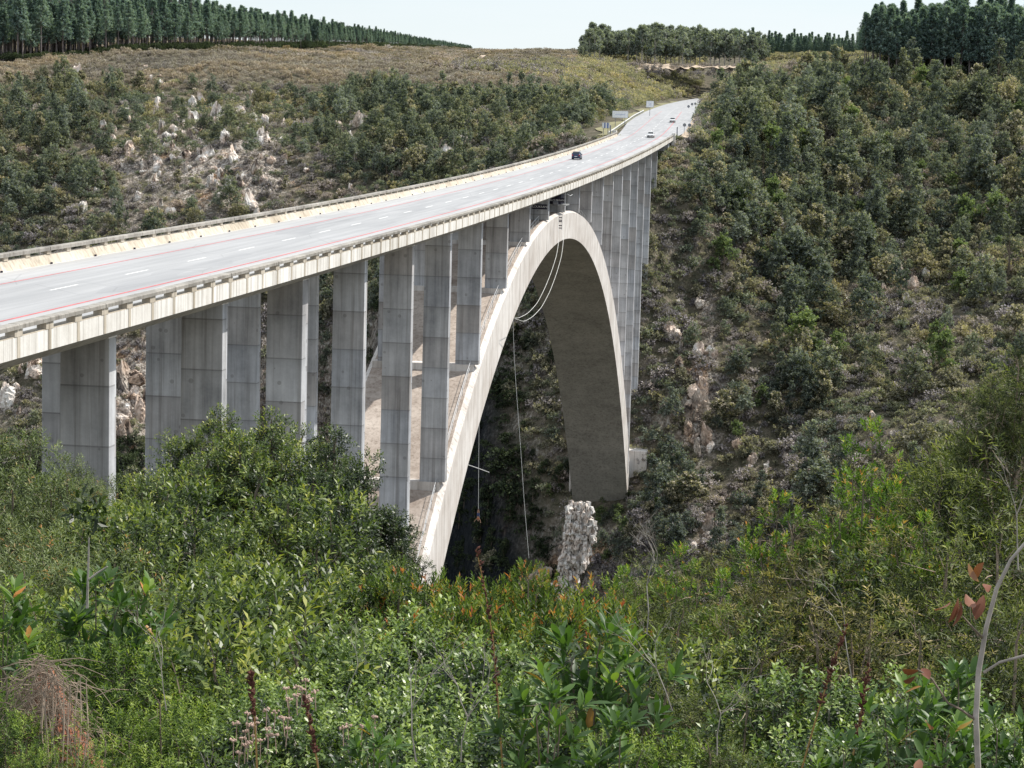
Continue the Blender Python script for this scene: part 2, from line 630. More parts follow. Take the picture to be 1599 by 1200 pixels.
ctl = []
for px, py, D in [
    # right bank
    (1060, 275, 495), (1100, 240, 505), (1110, 190, 535), (1180, 150, 600), (1200, 215, 545), (1250, 118, 680), (1340, 95, 720),
    (1420, 112, 665), (1590, 125, 645), (1700, 120, 640), (1500, 200, 590), (1300, 205, 565), (1150, 300, 512), (1300, 310, 528), (1500, 310, 545),
    (1700, 310, 545), (1060, 450, 465), (1200, 450, 478), (1400, 450, 488), (1600, 450, 476), (1750, 450, 470),
    (1050, 600, 442), (1200, 600, 445), (1400, 600, 440), (1600, 600, 420), (1050, 750, 422), (1200, 750, 416), (1400, 750, 402),
    (1600, 750, 380), (1000, 800, 408), (1100, 900, 390), (1400, 900, 365), (1000, 900, 388), (880, 945, 376), (1250, 1050, 340), (1600, 1000, 330),
    # left bank
    (-150, 95, 800), (0, 96, 810), (200, 84, 850), (400, 78, 1000), (600, 78, 1400), (735, 80, 1800), (850, 82, 1800),
    (-100, 115, 750), (100, 112, 755), (300, 105, 780), (500, 105, 800), (700, 108, 860), (850, 108, 1000),
    (-100, 200, 640), (50, 200, 640), (200, 180, 650), (400, 155, 680), (600, 135, 720), (750, 145, 740), (850, 150, 740), (930, 170, 690),
    (-100, 300, 590), (60, 300, 588), (250, 290, 590), (420, 260, 600), (600, 245, 605), (750, 235, 595), (880, 215, 580), (930, 208, 560),
    (-100, 400, 558), (100, 400, 555), (250, 400, 552), (400, 390, 552), (550, 380, 556), (700, 330, 560), (820, 300, 545),
    (-100, 600, 505), (100, 600, 508), (220, 600, 512), (350, 600, 510), (480, 560, 515), (-50, 780, 470), (200, 780, 470), (400, 780, 470),
    (0, 1000, 430), (300, 1000, 430),
    # far ground
    (905, 100, 1500), (1000, 100, 1500), (1180, 104, 1450), (950, 118, 1150), (1120, 118, 1150), (1040, 135, 1000), (1150, 130, 960), (1340, 75, 1700), (1500, 80, 1700), (1700, 80, 1700),
]:
    p = view(px, py, D)
    ctl.append((p[0], p[1], p[2] - (2.0 if D < 1100 else 0.5)))
for a in [
    # along the bridge line
    (0, -300, -4.9), (0, -262, -4.8), (0, -240, -5.5), (0, -213, -11), (0, -194, -16), (0, -175, -23), (0, -155, -38), (0, -136, -70), (0, -112, -112), (0, -70, -165),
    (0, -30, -200), (0, 30, -205), (0, 80, -175), (0, 112, -112), (0, 136, -74), (0, 150, -58), (0, 165, -34), (3, 178, -17), (3, 194, -2.5), (2, 213, 3.0), (0, 233, 6.6),
    (12, 136, -70), (-12, 150, -60), (14, 160, -40), (16, 194, -6), (14, 215, 3), (-10, 222, 2),
    # canyon floor
    (60, 0, -200), (120, 0, -195), (-60, 0, -205), (-150, 10, -205), (-250, 40, -200), (60, -60, -170), (120, -70, -160), (-60, -60, -175), (-150, -60, -160), (-300, -40, -150),
    (200, 0, -190), (-400, 60, -180), (60, 60, -140), (120, 30, -140),
    # near bank
    (-40, -240, -8), (-40, -194, -20), (-60, -150, -60), (-120, -240, 0), (-150, -150, -60), (-250, -200, 0), (20, -240, -4), (20, -200, -22), (25, -170, -45), (50, -150, -80),
    (38, -287, 2.9), (38, -282, 1.9), (38, -279, 0.9), (38, -275, -0.4), (38, -271, -1.5), (38, -265, -3.0), (37, -257, -5.2), (36, -247, -8.6), (35, -230, -18), (34, -205, -36),
    (34, -265, -2.8), (30, -247, -8), (42, -265, -3.2), (44, -247, -9), (33, -257, -4.8), (41, -257, -5.4), (24, -247, -7.2), (50, -247, -11), (38, -295, 3.6), (20, -290, 0), (60, -290, 4), (60, -262, -3), (38, -320, 6), (100, -290, 8),
    (80, -220, -35), (150, -200, -20), (200, -100, -80), (-100, -320, 2), (-300, -320, 10), (250, -320, 15),
    # far away
    (-1000, 1000, 70), (-600, 1500, 95), (0, 2600, 120), (-1500, 2500, 115), (1500, 2500, 115), (600, 1500, 80), (700, 600, 45), (400, 300, 20), (-700, 300, 20),
    (300, 150, -20), (0, 6000, 120), (3000, 5000, 120), (-3000, 5000, 120), (-2000, 0, 20), (2000, 0, 20), (0, -2000, 20), (-600, -300, 20), (600, -300, 20),
]:
    ctl.append(a)
ctl = np.array(ctl, float)


def _warp(X, Y):
    # compress distance from the gorge so that all control spacings are alike
    return np.stack([X / 40.0, Y / 40.0], -1)


def rbf_fit(c):
    U = _warp(c[:, 0], c[:, 1])
    r = np.sqrt(((U[:, None] - U[None]) ** 2).sum(-1))
    n = len(c)
    A = np.zeros((n + 3, n + 3))
    A[:n, :n] = r - np.eye(n) * 0.02
    Pm = np.c_[np.ones(n), U]
    A[:n, n:] = Pm
    A[n:, :n] = Pm.T
    return U, np.linalg.solve(A, np.r_[c[:, 2], 0, 0, 0])


_U, _W = rbf_fit(ctl)


def rbf_eval(X, Y):
    sh = X.shape
    Q = _warp(X.ravel(), Y.ravel())
    out = np.empty(len(Q))
    for i in range(0, len(Q), 20000):
        q = Q[i:i + 20000]
        r = np.sqrt(((q[:, None] - _U[None]) ** 2).sum(-1))
        out[i:i + 20000] = r @ _W[:-3] + _W[-3] + q @ _W[-2:]
    return out.reshape(sh)


def sstep(a, b, x):
    t = np.clip((x - a) / (b - a), 0, 1)
    return t * t * (3 - 2 * t)


def segs(a, b, st):
    return np.arange(a, b, st)


gx = np.unique(np.concatenate([segs(-6000, -1000, 400), segs(-1000, -420, 40), segs(-420, -220, 8), segs(-220, 20, 1.8), segs(20, 62, 1.3), segs(62, 150, 1.8), segs(150, 300, 10), segs(300, 1000, 50), segs(1000, 6001, 500)]))
gy = np.unique(np.concatenate([segs(-2000, -340, 120), segs(-340, -288, 6), segs(-288, -240, 0.9), segs(-240, -120, 3), segs(-120, 70, 5), segs(70, 330, 1.8), segs(330, 520, 3.0), segs(520, 1000, 7), segs(1000, 2000, 25), segs(2000, 9001, 300)]))
GX, GY = np.meshgrid(gx, gy, indexing='ij')
GZ = rbf_eval(GX, GY)
# vertical cliff on the left flank of the spur that carries the far abutment
ca = np.array([-19.0, 139.0])
cb = np.array([-84.0, 262.0])
cd = (cb - ca) / np.linalg.norm(cb - ca)
s_al = (GX - ca[0]) * cd[0] + (GY - ca[1]) * cd[1]
s_ac = (GX - ca[0]) * (-cd[1]) + (GY - ca[1]) * cd[0]      # positive towards the camera-left side
s_ac = s_ac + fbm(GX, GY, 0.06, 77, 3) * 4
inside = sstep(-6, 8, s_al) * (1 - sstep(96, 138, s_al))
drop = sstep(0.0, 9.0, s_ac) * (1 - sstep(30, 75, s_ac))
base = -128 + 10 * fbm(GX, GY, 0.05, 5, 3)
GZ = GZ + (np.minimum(GZ, base) - GZ) * inside * drop
# relief: gullies, ledges and crags where the ground is wild
wild = sstep(60, 110, GY) * (1 - 0.75 * sstep(420, 640, GY))
nearb = np.exp(-((GX / 16.0) ** 2)) * sstep(140, 180, GY) * (1 - sstep(600, 700, GY))
wild = wild * (1 - nearb)
rel = fbm(GX, GY * 0.55, 0.022, 3, 3) * 6.5 + fbm(GX, GY * 0.6, 0.08, 21, 3) * 3.2
led = 1 - np.abs(fbm(GX, GY, 0.11, 41, 3)) * 2
GZ = GZ + wild * (rel + led * 0.9) + sstep(640, 800, GY) * fbm(GX, GY, 0.012, 9, 3) * 1.6
GZ = GZ + np.exp(-(((GX - 38) / 60.0) ** 2)) * (1 - sstep(-240, -200, GY)) * sstep(-300, -280, GY) * fbm(GX, GY, 0.6, 61, 3) * 0.22
# seat for the roads
rx, rz = road_xz(GY)
dxr = GX - rx
k = np.where(dxr < 0, 1 - sstep(11.0, 75.0, -dxr), 1 - sstep(9.5, 30.0, dxr)) * sstep(229, 236, GY) * (1 - sstep(1150, 1350, GY))
GZ = GZ + (rz - 0.35 - GZ) * k
k = (1 - sstep(9.0, 20.0, np.abs(GX))) * (1 - sstep(-246, -238, GY)) * sstep(-900, -700, GY)
GZ = GZ + (dk(np.maximum(GY, -246)) - 0.35 - GZ) * k
# ground clears the soffit under the bridge
k = (1 - sstep(9.0, 13.0, np.abs(GX))) * sstep(-234, -230, GY) * (1 - sstep(228, 232, GY))
GZ = GZ + (np.minimum(GZ, dk(GY) - 3.2) - GZ) * k


def ground(X, Y):
    X = np.asarray(X, float)
    Y = np.asarray(Y, float)
    i = np.clip(np.searchsorted(gx, X) - 1, 0, len(gx) - 2)
    j = np.clip(np.searchsorted(gy, Y) - 1, 0, len(gy) - 2)
    u = (X - gx[i]) / (gx[i + 1] - gx[i])
    v = (Y - gy[j]) / (gy[j + 1] - gy[j])
    return (GZ[i, j] * (1 - u) + GZ[i + 1, j] * u) * (1 - v) + (GZ[i, j + 1] * (1 - u) + GZ[i + 1, j + 1] * u) * v


def on_ground(px, py, d0=330, d1=2500, n=1600):
    """where the line of sight through a photo position meets the terrain"""
    D = np.geomspace(d0, d1, n)
    v = FW * FPX + RT * (px - 799.5) + UP * (600 - py)
    v = v / v[1]
    P = CAM + D[:, None] * v
    below = P[:, 2] < ground(P[:, 0], P[:, 1])
    if not below.any():
        return None
    i = int(np.argmax(below))
    p = P[i].copy()
    p[2] = float(ground(p[0], p[1]))
    return p


GORGE_SHADE = sstep(-10, 2, s_ac) * (1 - sstep(90, 130, s_ac)) * sstep(-60, -25, s_al) * (1 - sstep(95, 115, s_al)) * (1 - sstep(-34, -14, GZ)) * (GX < -4) * (GY < 262)  # mask for the shade painted on the ground under the arch
nx, ny = GX.shape
idx = np.arange(nx * ny).reshape(nx, ny)
Fq = np.stack([idx[:-1, :-1], idx[1:, :-1], idx[1:, 1:], idx[:-1, 1:]], -1).reshape(-1, 4)
ter = link('ground', mesh_np('ground', np.stack([GX, GY, GZ], -1).reshape(-1, 3), [Fq], M['terrain'], smooth=True))
tag(ter, kind='structure')
_da = ter.data.attributes.new('damp', 'FLOAT', 'POINT')  # holds the GORGE_SHADE mask: painted shade
_da.data.foreach_set('value', np.ascontiguousarray(GORGE_SHADE.ravel(), dtype=np.float32))

river = MB().box(-500, 400, -40, 60, -204, -199).build('river', M['water'])
tag(river, kind='structure')

# ------------------------------------------------------------------ the bridge
bridge = empty('arch_bridge', (0, 0, 0), 'long concrete arch road bridge on tall twin columns spanning the gorge', 'bridge')


def sweep(prof, ys, zf, xf=None, closed=True):
    """sweep an x-z outline along Y"""
    prof = np.asarray(prof, float)
    n = len(prof)
    V = []
    for y in ys:
        x0 = 0.0 if xf is None else xf(y)
        z0 = zf(y)
        for (x, z) in prof:
            V.append((x + x0, y, z + z0))
    F = []
    for i in range(len(ys) - 1):
        for j in range(n if closed else n - 1):
            a = i * n + j
            b_ = i * n + (j + 1) % n
            F.append((a, a + n, b_ + n, b_))
    if closed:
        F.append(tuple(range(n)))
        F.append(tuple((len(ys) - 1) * n + j for j in range(n))[::-1])
    return V, F


Y0, Y1 = -262.0, 232.0
ysd = np.linspace(Y0, Y1, 120)
o = MB()
o.add(*sweep([(-7.38, 0.09), (-7.38, -0.78), (-7.0, -0.83), (-5.9, -1.5), (5.9, -1.5), (7.0, -0.83), (7.38, -0.78), (7.38, 0.09), (6.95, 0.09), (6.95, -0.02), (-6.95, -0.02), (-6.95, 0.09)][::-1], ysd, dk))
slab_ = o.build('deck_slab', M['deck'], bridge)
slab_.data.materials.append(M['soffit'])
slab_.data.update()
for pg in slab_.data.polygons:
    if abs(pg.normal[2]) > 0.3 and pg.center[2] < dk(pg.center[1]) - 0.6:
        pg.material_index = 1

# arch rib
ya = np.linspace(-L_ARCH - 9, L_ARCH + 9, 150)
zi = z_in(ya)
zo = z_out(ya)
V = []
for y, a, b_ in zip(ya, zi, zo):
    sl_ = -np.sign(y) * 59.46 * (2 * abs(y) / L_ARCH * 0.845 + 4 * (abs(y) / L_ARCH) ** 3 * 0.155) / L_ARCH
    V += [(-6, y, a), (6, y, a), (6, y, a + (b_ - a) * 0.93), (5.45, y, b_), (-5.45, y, b_), (-6, y, a + (b_ - a) * 0.93)]
n = 6
F = []
for i in range(len(ya) - 1):
    for j in range(n):
        F.append((i * n + j, i * n + (j + 1) % n, (i + 1) * n + (j + 1) % n, (i + 1) * n + j))
F += [tuple(range(n))[::-1], tuple((len(ya) - 1) * n + j for j in range(n))]
rib = MB().add(V, F).build('arch_rib', M['arch'], bridge)
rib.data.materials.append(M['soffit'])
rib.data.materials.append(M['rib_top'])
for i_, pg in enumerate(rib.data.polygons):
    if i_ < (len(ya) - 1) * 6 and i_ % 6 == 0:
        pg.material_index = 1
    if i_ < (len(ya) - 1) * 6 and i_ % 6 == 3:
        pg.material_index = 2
# springing blocks
for sgn, lab in ((1, 'far'), (-1, 'near')):
    y = sgn * (L_ARCH + 2)
    MB().box(-7.2, 9.6, y - (3.4 if sgn < 0 else -4.0), y + (12 if sgn > 0 else -12), z_in(L_ARCH) - 6, z_in(L_ARCH) + (8.0)).build('foundation_block', M['arch'], bridge, 0.2)

# twin columns
for k in range(1, 22):
    Y = S * (k - 11)
    top = dk(Y) - 1.5
    t = 0.77 if k == 3 else (0.5 if k not in (1,) else 0.5)
    onarch = 4 < k < 18
    if onarch:
        # sits on a plinth across the rib
        zb = float(z_out(Y)) + 0.0
        lo = float(min(z_out(Y - 0.9), z_out(Y + 0.9))) - 0.6
        if abs(k - 11) > 1:
            MB().box(-5.4, 5.5, Y - 0.85, Y + 0.85, lo, zb + 0.35).build('plinth', M['arch'], bridge)
            zb += 0.34
    else:
        zb = min(float(ground(0, Y)), float(ground(5, Y)), float(ground(-5, Y))) - 5
        if k in (4, 18):
            zb = z_in(L_ARCH) + 4
    for x0, x1 in ((-4.9, -2.43), (3.53, 6.0)):
        tp = 0.0095 * (top - zb) * 0.5
        b_ = MB()
        tz = tp
        Vv = [(x0, Y - t, top), (x1, Y - t, top), (x1, Y + t, top), (x0, Y + t, top),
              (x0, Y - t - tz, zb), (x1 + tp * 0.3, Y - t - tz, zb), (x1 + tp * 0.3, Y + t + tz, zb), (x0, Y + t + tz, zb)]
        b_.add(Vv, [(0, 1, 2, 3)[::-1][::-1], (7, 6, 5, 4), (0, 4, 5, 1), (1, 5, 6, 2), (2, 6, 7, 3), (3, 7, 4, 0)])
        b_.build('column', M['pier'], bridge, 0.04)
    # crosshead strip below the slab
    MB().box(-5.6, 6.0, Y - t - 0.12, Y + t + 0.12, top - 0.003, top + 0.22).build('bearing_shelf', M['deck'], bridge)

# far abutment and its wing walls
MB().box(-7.3, 6.6, 224.5, 231.5, -4, dk(228) - 1.52).build('abutment', M['pier'], bridge)
MB().box(7.0, 7.9, 231.6, 235.2, dk(232) - 4.5, dk(232) + 1.1).build('end_pillar', M['deck'], bridge, 0.05)
MB().box(-8.3, -7.3, 231.6, 234.0, dk(232) - 1.5, dk(232) + 1.4).build('end_pillar', M['deck'], bridge, 0.05)
MB().box(-7.3, 7.0, 232.0, 238.0, -2, dk(235) - 0.5).build('approach_slab', M['deck'], bridge)

# parapets: kerb wall, short posts, heavy top rail with joints
PS = 3.45


def parapet(side):
    e = tag(bpy.data.objects.new('parapet', None), None)
    COL.objects.link(e)
    e.parent = bridge
    if side > 0:
        kerb = [(6.75, -0.015), (6.85, 0.085), (7.37, 0.085), (7.37, 0.16), (6.9, 0.16), (6.70, -0.01)]
        kerb = [(6.72, -0.03), (7.375, -0.03), (7.375, 0.12), (6.80, 0.12)]
        r0, r1, xa, xb, pa, pb = 0.42, 0.62, 6.90, 7.46, 6.98, 7.40
    else:
        kerb = [(-6.88, -0.03), (-7.22, 0.58), (-7.46, 0.58), (-7.46, -0.03)]
        r0, r1, xa, xb, pa, pb = 0.78, 1.02, -7.50, -7.05, -7.44, -7.14
    MB().add(*sweep(kerb, ysd, dk)).build('kerb', M['kerb'], e)
    ks = int((Y1 - Y0) / PS)
    rest_ = MB()
    first = int((-222 - Y0) / PS)
    plen = 0.42 if side > 0 else 0.34
    for i in range(ks + 1):
        y = Y0 + 0.5 + i * PS
        z = dk(y)
        if i < first:
            continue
        posts = MB() if i < first + 100 else rest_
        posts.box(min(pa, pb), max(pa, pb), y - plen, y + plen, z + kerb[1][1] - 0.02 if side < 0 else z + 0.11, z + r0 + 0.02)
        if posts is not rest_:
            posts.build('post', M['kerb'], e)
    tag(rest_.build('post', M['kerb'], e), kind='stuff')
    rail = MB()
    seg = PS * 3
    y = Y0 + 0.5
    while y < Y1 - 0.3:
        y2 = min(y + seg - 0.06, Y1)
        yy = np.linspace(y, y2, 4)
        jit = RNG.uniform(-0.012, 0.012, 2)
        a = min(xa, xb) + jit[0]
        b_ = max(xa, xb) + jit[0]
        rail.add(*sweep([(a, r0), (b_, r0), (b_, r1 - 0.04), (b_ - 0.04, r1), (a + 0.04, r1), (a, r1 - 0.04)], yy, dk))
        y += seg
    rail.build('top_rail', M['rail'], e)
    if side > 0:
        # thin ribs that panel the outer fascia
        rest_ = MB()
        for i in range(first, ks + 1):
            y = Y0 + 0.5 + i * PS
            z = dk(y)
            ribs = MB() if i < first + 100 else rest_
            ribs.box(7.376, 7.405, y - 0.16, y + 0.16, z - 0.76, z + 0.1)
            if ribs is not rest_:
                ribs.build('fascia_rib', M['kerb'], e)
        tag(rest_.build('fascia_rib', M['kerb'], e), kind='stuff')
    return e


parapet(1)
parapet(-1)
# drain scuppers / little dark kerb blocks on the left walkway
for i in range(3, 59):
    y = -240 + i * 7.9
    MB().box(-6.86, -6.74, y, y + 0.12, dk(y) - 0.02, dk(y) + 0.1).build('drain_outlet', M['dark'], bridge)

# handrail along the near edge of the rib
h = MB()
for sgn in (-1, 1):
    yy = np.linspace(sgn * 24, sgn * (L_ARCH - 2), 40)
    pts = [(5.2, y, float(z_out(y)) + 1.05) for y in yy]
    h.tube(pts, 0.035, 4)
    pts = [(5.2, y, float(z_out(y)) + 0.55) for y in yy]
    h.tube(pts, 0.025, 4)
    for y in yy[::1]:
        h.tube([(5.2, y, float(z_out(y)) - 0.05), (5.2, y, float(z_out(y)) + 1.07)], 0.03, 4)
h.build('handrail', M['metal'], bridge)

# ------------------------------------------------------------------ road surface and paint
yr = np.concatenate([np.linspace(-900, -262, 12), np.linspace(-261, 236, 100), _rd[2:, 1]])
yr2 = np.concatenate([yr[yr <= 236], np.linspace(238, 1450, 120)])


def rcentre(y):
    if y < 225:
        return 0.0
    # smooth
    ys_ = np.array([y - 24, y - 12, y, y + 12, y + 24])
    return float(np.mean(road_xz(ys_)[0]))


def rheight(y):
    if y < -246:
        return dk(-246.0)
    if y < 200:
        return dk(y)
    ys_ = np.array([y - 16, y - 8, y, y + 8, y + 16])
    return float(np.mean(np.where(ys_ < 232, dk(ys_), road_xz(ys_)[1])))


def strip(name, x0, x1, ys, dz, mat, parent=None):
    V = []
    for y in ys:
        c = rcentre(y)
        z = rheight(y) + dz
        V += [(c + x0, y, z), (c + x1, y, z)]
    F = [(2 * i, 2 * i + 1, 2 * i + 3, 2 * i + 2) for i in range(len(ys) - 1)]
    return link(name, MB().add(V, F).mesh(name, mat), parent)


V = []
for y in yr2:
    c = rcentre(y)
    z = rheight(y) + 0.0
    wl, wr = (6.72, 6.70) if y < 232.5 else (7.2 + min(2.5, (y - 232) * 0.03), 8.0 + min(3.0, (y - 232) * 0.05))
    V += [(c - wl, y, z), (c + wr, y, z)]
F = [(2 * i, 2 * i + 1, 2 * i + 3, 2 * i + 2) for i in range(len(yr2) - 1)]
road = link('road', MB().add(V, F).mesh('road', M['road']))
tag(road, kind='structure')
m = MB()
y = Y0 - 190.0
i = 0
while y < 700:
    y2 = y + 4.1
    V = []
    for q in (y, y2):
        c = rcentre(q)
        V += [(c - 0.075, q, rheight(q) + 0.008), (c + 0.075, q, rheight(q) + 0.008)]
    m.add(V, [(0, 1, 3, 2)])
    y += 12.05
centre = m.build('lane_dashes', M['white_paint'], road)
strip('edge_line', 3.88, 4.04, yr2[yr2 < 500], 0.008, M['red_paint'], road)
strip('edge_line', -3.76, -3.64, yr2[yr2 < 500], 0.008, M['red_paint'], road)
strip('joint_line', -6.6, 6.6, [231.6, 232.2], 0.008, M['rail'], road)

# verge of pale earth and dry grass beside the road beyond the bridge
V = []
ysv = np.linspace(236, 900, 80)
for y in ysv:
    c = rcentre(y)
    xl = c - 13.5 - 2.0 * math.sin(y * 0.05) - 1.2 * math.sin(y * 0.17)
    V += [(xl, y, float(ground(xl, y)) + 0.25), ((xl + c - 9.4) / 2, y, float(ground((xl + c - 9.4) / 2, y)) + 0.3), (c - 9.4, y, rheight(y) + 0.02)]
F = [(3 * i + j, 3 * i + j + 1, 3 * i + j + 4, 3 * i + j + 3) for i in range(len(ysv) - 1) for j in (0, 1)]
tag(link('roadside_verge', MB().add(V, F).mesh('roadside_verge', M['verge'])), kind='structure')
V = []
ysv = np.linspace(236, 420, 30)
for y in ysv:
    c = rcentre(y)
    V += [(c + 9.0, y, rheight(y) + 0.03), (c + 12 + 1.4 * math.sin(y * 0.11), y, float(ground(c + 12 + 1.4 * math.sin(y * 0.11), y)) + 0.15)]
F = [(2 * i, 2 * i + 1, 2 * i + 3, 2 * i + 2) for i in range(len(ysv) - 1)]
tag(link('roadside_verge', MB().add(V, F).mesh('roadside_verge', M['sand'])), kind='structure')


def drape(name, pts, mat, lift=0.25):
    """ribbon of ground: pts = list of (left px, right px) pairs on the terrain"""
    V = []
    for (a, b_) in pts:
        pa, pb = on_ground(*a), on_ground(*b_)
        if pa is None or pb is None:
            continue
        V += [pa + (0, 0, lift), pb + (0, 0, lift)]
    F = [(2 * i, 2 * i + 1, 2 * i + 3, 2 * i + 2) for i in range(len(V) // 2 - 1)]
    return tag(link(name, MB().add(V, F).mesh(name, mat)), kind='structure')


drape('dirt_track', [((708, 110.5), (719, 107.5)), ((722, 105), (730, 103.8)), ((733, 101), (741, 100.2)), ((741, 97), (749, 96.8)), ((747, 93), (755, 93)), ((751, 89), (759, 89))], M['sand'], 1.3)


# guardrails beyond the bridge
def guardrail(off, ya_, yb_, label):
    e = empty('guardrail', (rcentre(ya_) + off, ya_, rheight(ya_)), label, 'guardrail')
    ox, oy, oz = e.location
    ys_ = np.arange(ya_, yb_, 4.0)
    pts = [(rcentre(y) + off - ox, y - oy, rheight(y) + 0.72 - oz) for y in ys_]
    V, F = [], []
    prof = [(0.0, -0.16), (0.05, -0.08), (0.0, 0.0), (0.05, 0.08), (0.0, 0.16), (-0.03, 0.16), (-0.03, -0.16)]
    n = len(prof)
    for p in pts:
        V += [(p[0] + a, p[1], p[2] + b_) for a, b_ in prof]
    for i in range(len(pts) - 1):
        for j in range(n):
            F.append((i * n + j, i * n + (j + 1) % n, (i + 1) * n + (j + 1) % n, (i + 1) * n + j))
    MB().add(V, F).build('beam', M['white'], e)
    for p in pts:
        MB().box(p[0] - 0.16, p[0] - 0.04, p[1] - 0.07, p[1] + 0.07, p[2] - 1.1, p[2] + 0.1).build('post', M['metal'], e)
    return e


guardrail(-9.6, 236, 460, 'steel guardrail running along the left edge of the road past the bridge')
guardrail(10.4, 330, 640, 'steel guardrail on the right side of the bend above the bushes')


# ------------------------------------------------------------------ vegetation kits
def unit(v):
    return v / (np.linalg.norm(v, axis=-1, keepdims=True) + 1e-9)


def leaf_quads(Pn, Dn, Nn, L, Wd, bend=0.0):
    """rhombic leaf, one quad each, folded a little along the midrib"""
    Sd = unit(np.cross(Dn, Nn))
    Nn = np.cross(Sd, Dn)
    L = np.broadcast_to(L, (len(Pn),))[:, None]
    Wd = np.broadcast_to(Wd, (len(Pn),))[:, None]
    mid = Pn + Dn * L * 0.48
    V = np.stack([Pn, mid - Sd * Wd * 0.5 + Nn * Wd * 0.18, Pn + Dn * L - Nn * L * bend, mid + Sd * Wd * 0.5 + Nn * Wd * 0.18], 1)
    F = np.arange(len(Pn) * 4).reshape(-1, 4)
    return V.reshape(-1, 3), F


def leaf_big(Pn, Dn, Nn, L, Wd, bend=0.15):
    """broad leaf: 5 rows x 3 columns"""
    Sd = unit(np.cross(Dn, Nn))
    Nn = np.cross(Sd, Dn)
    n = len(Pn)
    L = np.broadcast_to(L, (n,))[:, None]
    Wd = np.broadcast_to(Wd, (n,))[:, None]
    rows = [(0, 0.10), (0.22, 0.62), (0.5, 1.0), (0.78, 0.80), (1.0, 0.08)]
    V = []
    for s_, w_ in rows:
        c = Pn + Dn * L * s_ - Nn * L * bend * s_ ** 2
        V += [c - Sd * Wd * w_ * 0.5 + Nn * Wd * w_ * 0.14, c, c + Sd * Wd * w_ * 0.5 + Nn * Wd * w_ * 0.14]
    V = np.stack(V, 1)
    F = []
    for r in range(4):
        for c in range(2):
            F.append([r * 3 + c, r * 3 + c + 1, (r + 1) * 3 + c + 1, (r + 1) * 3 + c])
    F = np.array(F)
    F = (np.arange(n)[:, None, None] * 15 + F[None]).reshape(-1, 4)
    return V.reshape(-1, 3), F, 8


def rand_unit(n, rng):
    return unit(rng.normal(size=(n, 3)))


def crown_tips(n, lobes, rng, shell=0.55, upper=0.35):
    """positions spread through lobes [(cx,cy,cz,rx,rz)], mostly near their skins"""
    lb = np.asarray(lobes, float)
    wgt = lb[:, 3] ** 2
    ii = rng.choice(len(lb), n, p=wgt / wgt.sum())
    d = rng.normal(size=(n, 3))
    d[:, 2] += upper
    d = unit(d)
    r = 1 - rng.random(n) ** 1.6 * shell
    P = lb[ii, :3] + d * r[:, None] * np.stack([lb[ii, 3], lb[ii, 3], lb[ii, 4]], 1)
    return P, d, ii


def twig_leaves(P, d, rng, nl, tl, L, Wd, up=0.5, spread=0.9, droop=0.0, big=False, tip=None, bend=0.1):
    """leaves set in a spiral along short twigs that start at P and run along d"""
    n = len(P)
    T = unit(d + np.array([0, 0, up]) + rng.normal(size=(n, 3)) * 0.35)
    s_ = (np.arange(nl) + 0.5) / nl
    s_ = np.broadcast_to(s_, (n, nl)) + rng.normal(size=(n, nl)) * 0.03
    a = unit(np.cross(T, rand_unit(n, rng)))
    b_ = np.cross(T, a)
    ang = np.arange(nl)[None] * 2.4 + rng.random((n, 1)) * 6.28
    rad = a[:, None] * np.cos(ang)[..., None] + b_[:, None] * np.sin(ang)[..., None]
    PP = P[:, None] + T[:, None] * (s_ * tl)[..., None]
    PP[..., 2] -= droop * (s_ ** 2) * tl
    k = spread * (1.15 - 0.5 * s_)[..., None]
    DD = unit(T[:, None] * (1 - 0.35 * k) + rad * k + np.array([0, 0, -droop]) * 0.5)
    NN = unit(T[:, None] * 0.6 + np.array([0, 0, 0.9]) + rad * -0.3 + rng.normal(size=(n, nl, 3)) * 0.3)
    PP, DD, NN = PP.reshape(-1, 3), DD.reshape(-1, 3), NN.reshape(-1, 3)
    ll = L * rng.uniform(0.7, 1.2, len(PP))
    ww = Wd * rng.uniform(0.8, 1.15, len(PP))
    sc_ = s_.reshape(-1)
    if big:
        V, F, per = leaf_big(PP, DD, NN, ll, ww, bend)
    else:
        V, F = leaf_quads(PP, DD, NN, ll, ww, bend)
        per = 1
    tw = np.repeat(rng.normal(size=n) * 0.15, nl)
    tint = 0.40 + tw + rng.normal(size=len(PP)) * 0.11
    if tip is not None:
        on = np.repeat(rng.random(n) < tip, nl)
        tint = np.where(on & (sc_ > 0.72), 0.88 + rng.random(len(PP)) * 0.12, tint)
    else:
        tint = tint + (sc_ > 0.8) * 0.12
    # keep the tint within range
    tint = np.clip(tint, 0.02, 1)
    return V, F, np.repeat(tint, per)


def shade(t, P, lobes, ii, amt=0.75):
    """self-shade put into the tint: darker deep inside each clump and underneath"""
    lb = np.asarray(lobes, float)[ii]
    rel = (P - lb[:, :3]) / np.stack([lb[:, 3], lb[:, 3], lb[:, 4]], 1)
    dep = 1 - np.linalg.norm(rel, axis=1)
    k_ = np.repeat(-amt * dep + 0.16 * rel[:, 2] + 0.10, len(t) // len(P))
    return np.clip(t + np.where(t > 0.85, 0, k_), 0.0, 1)


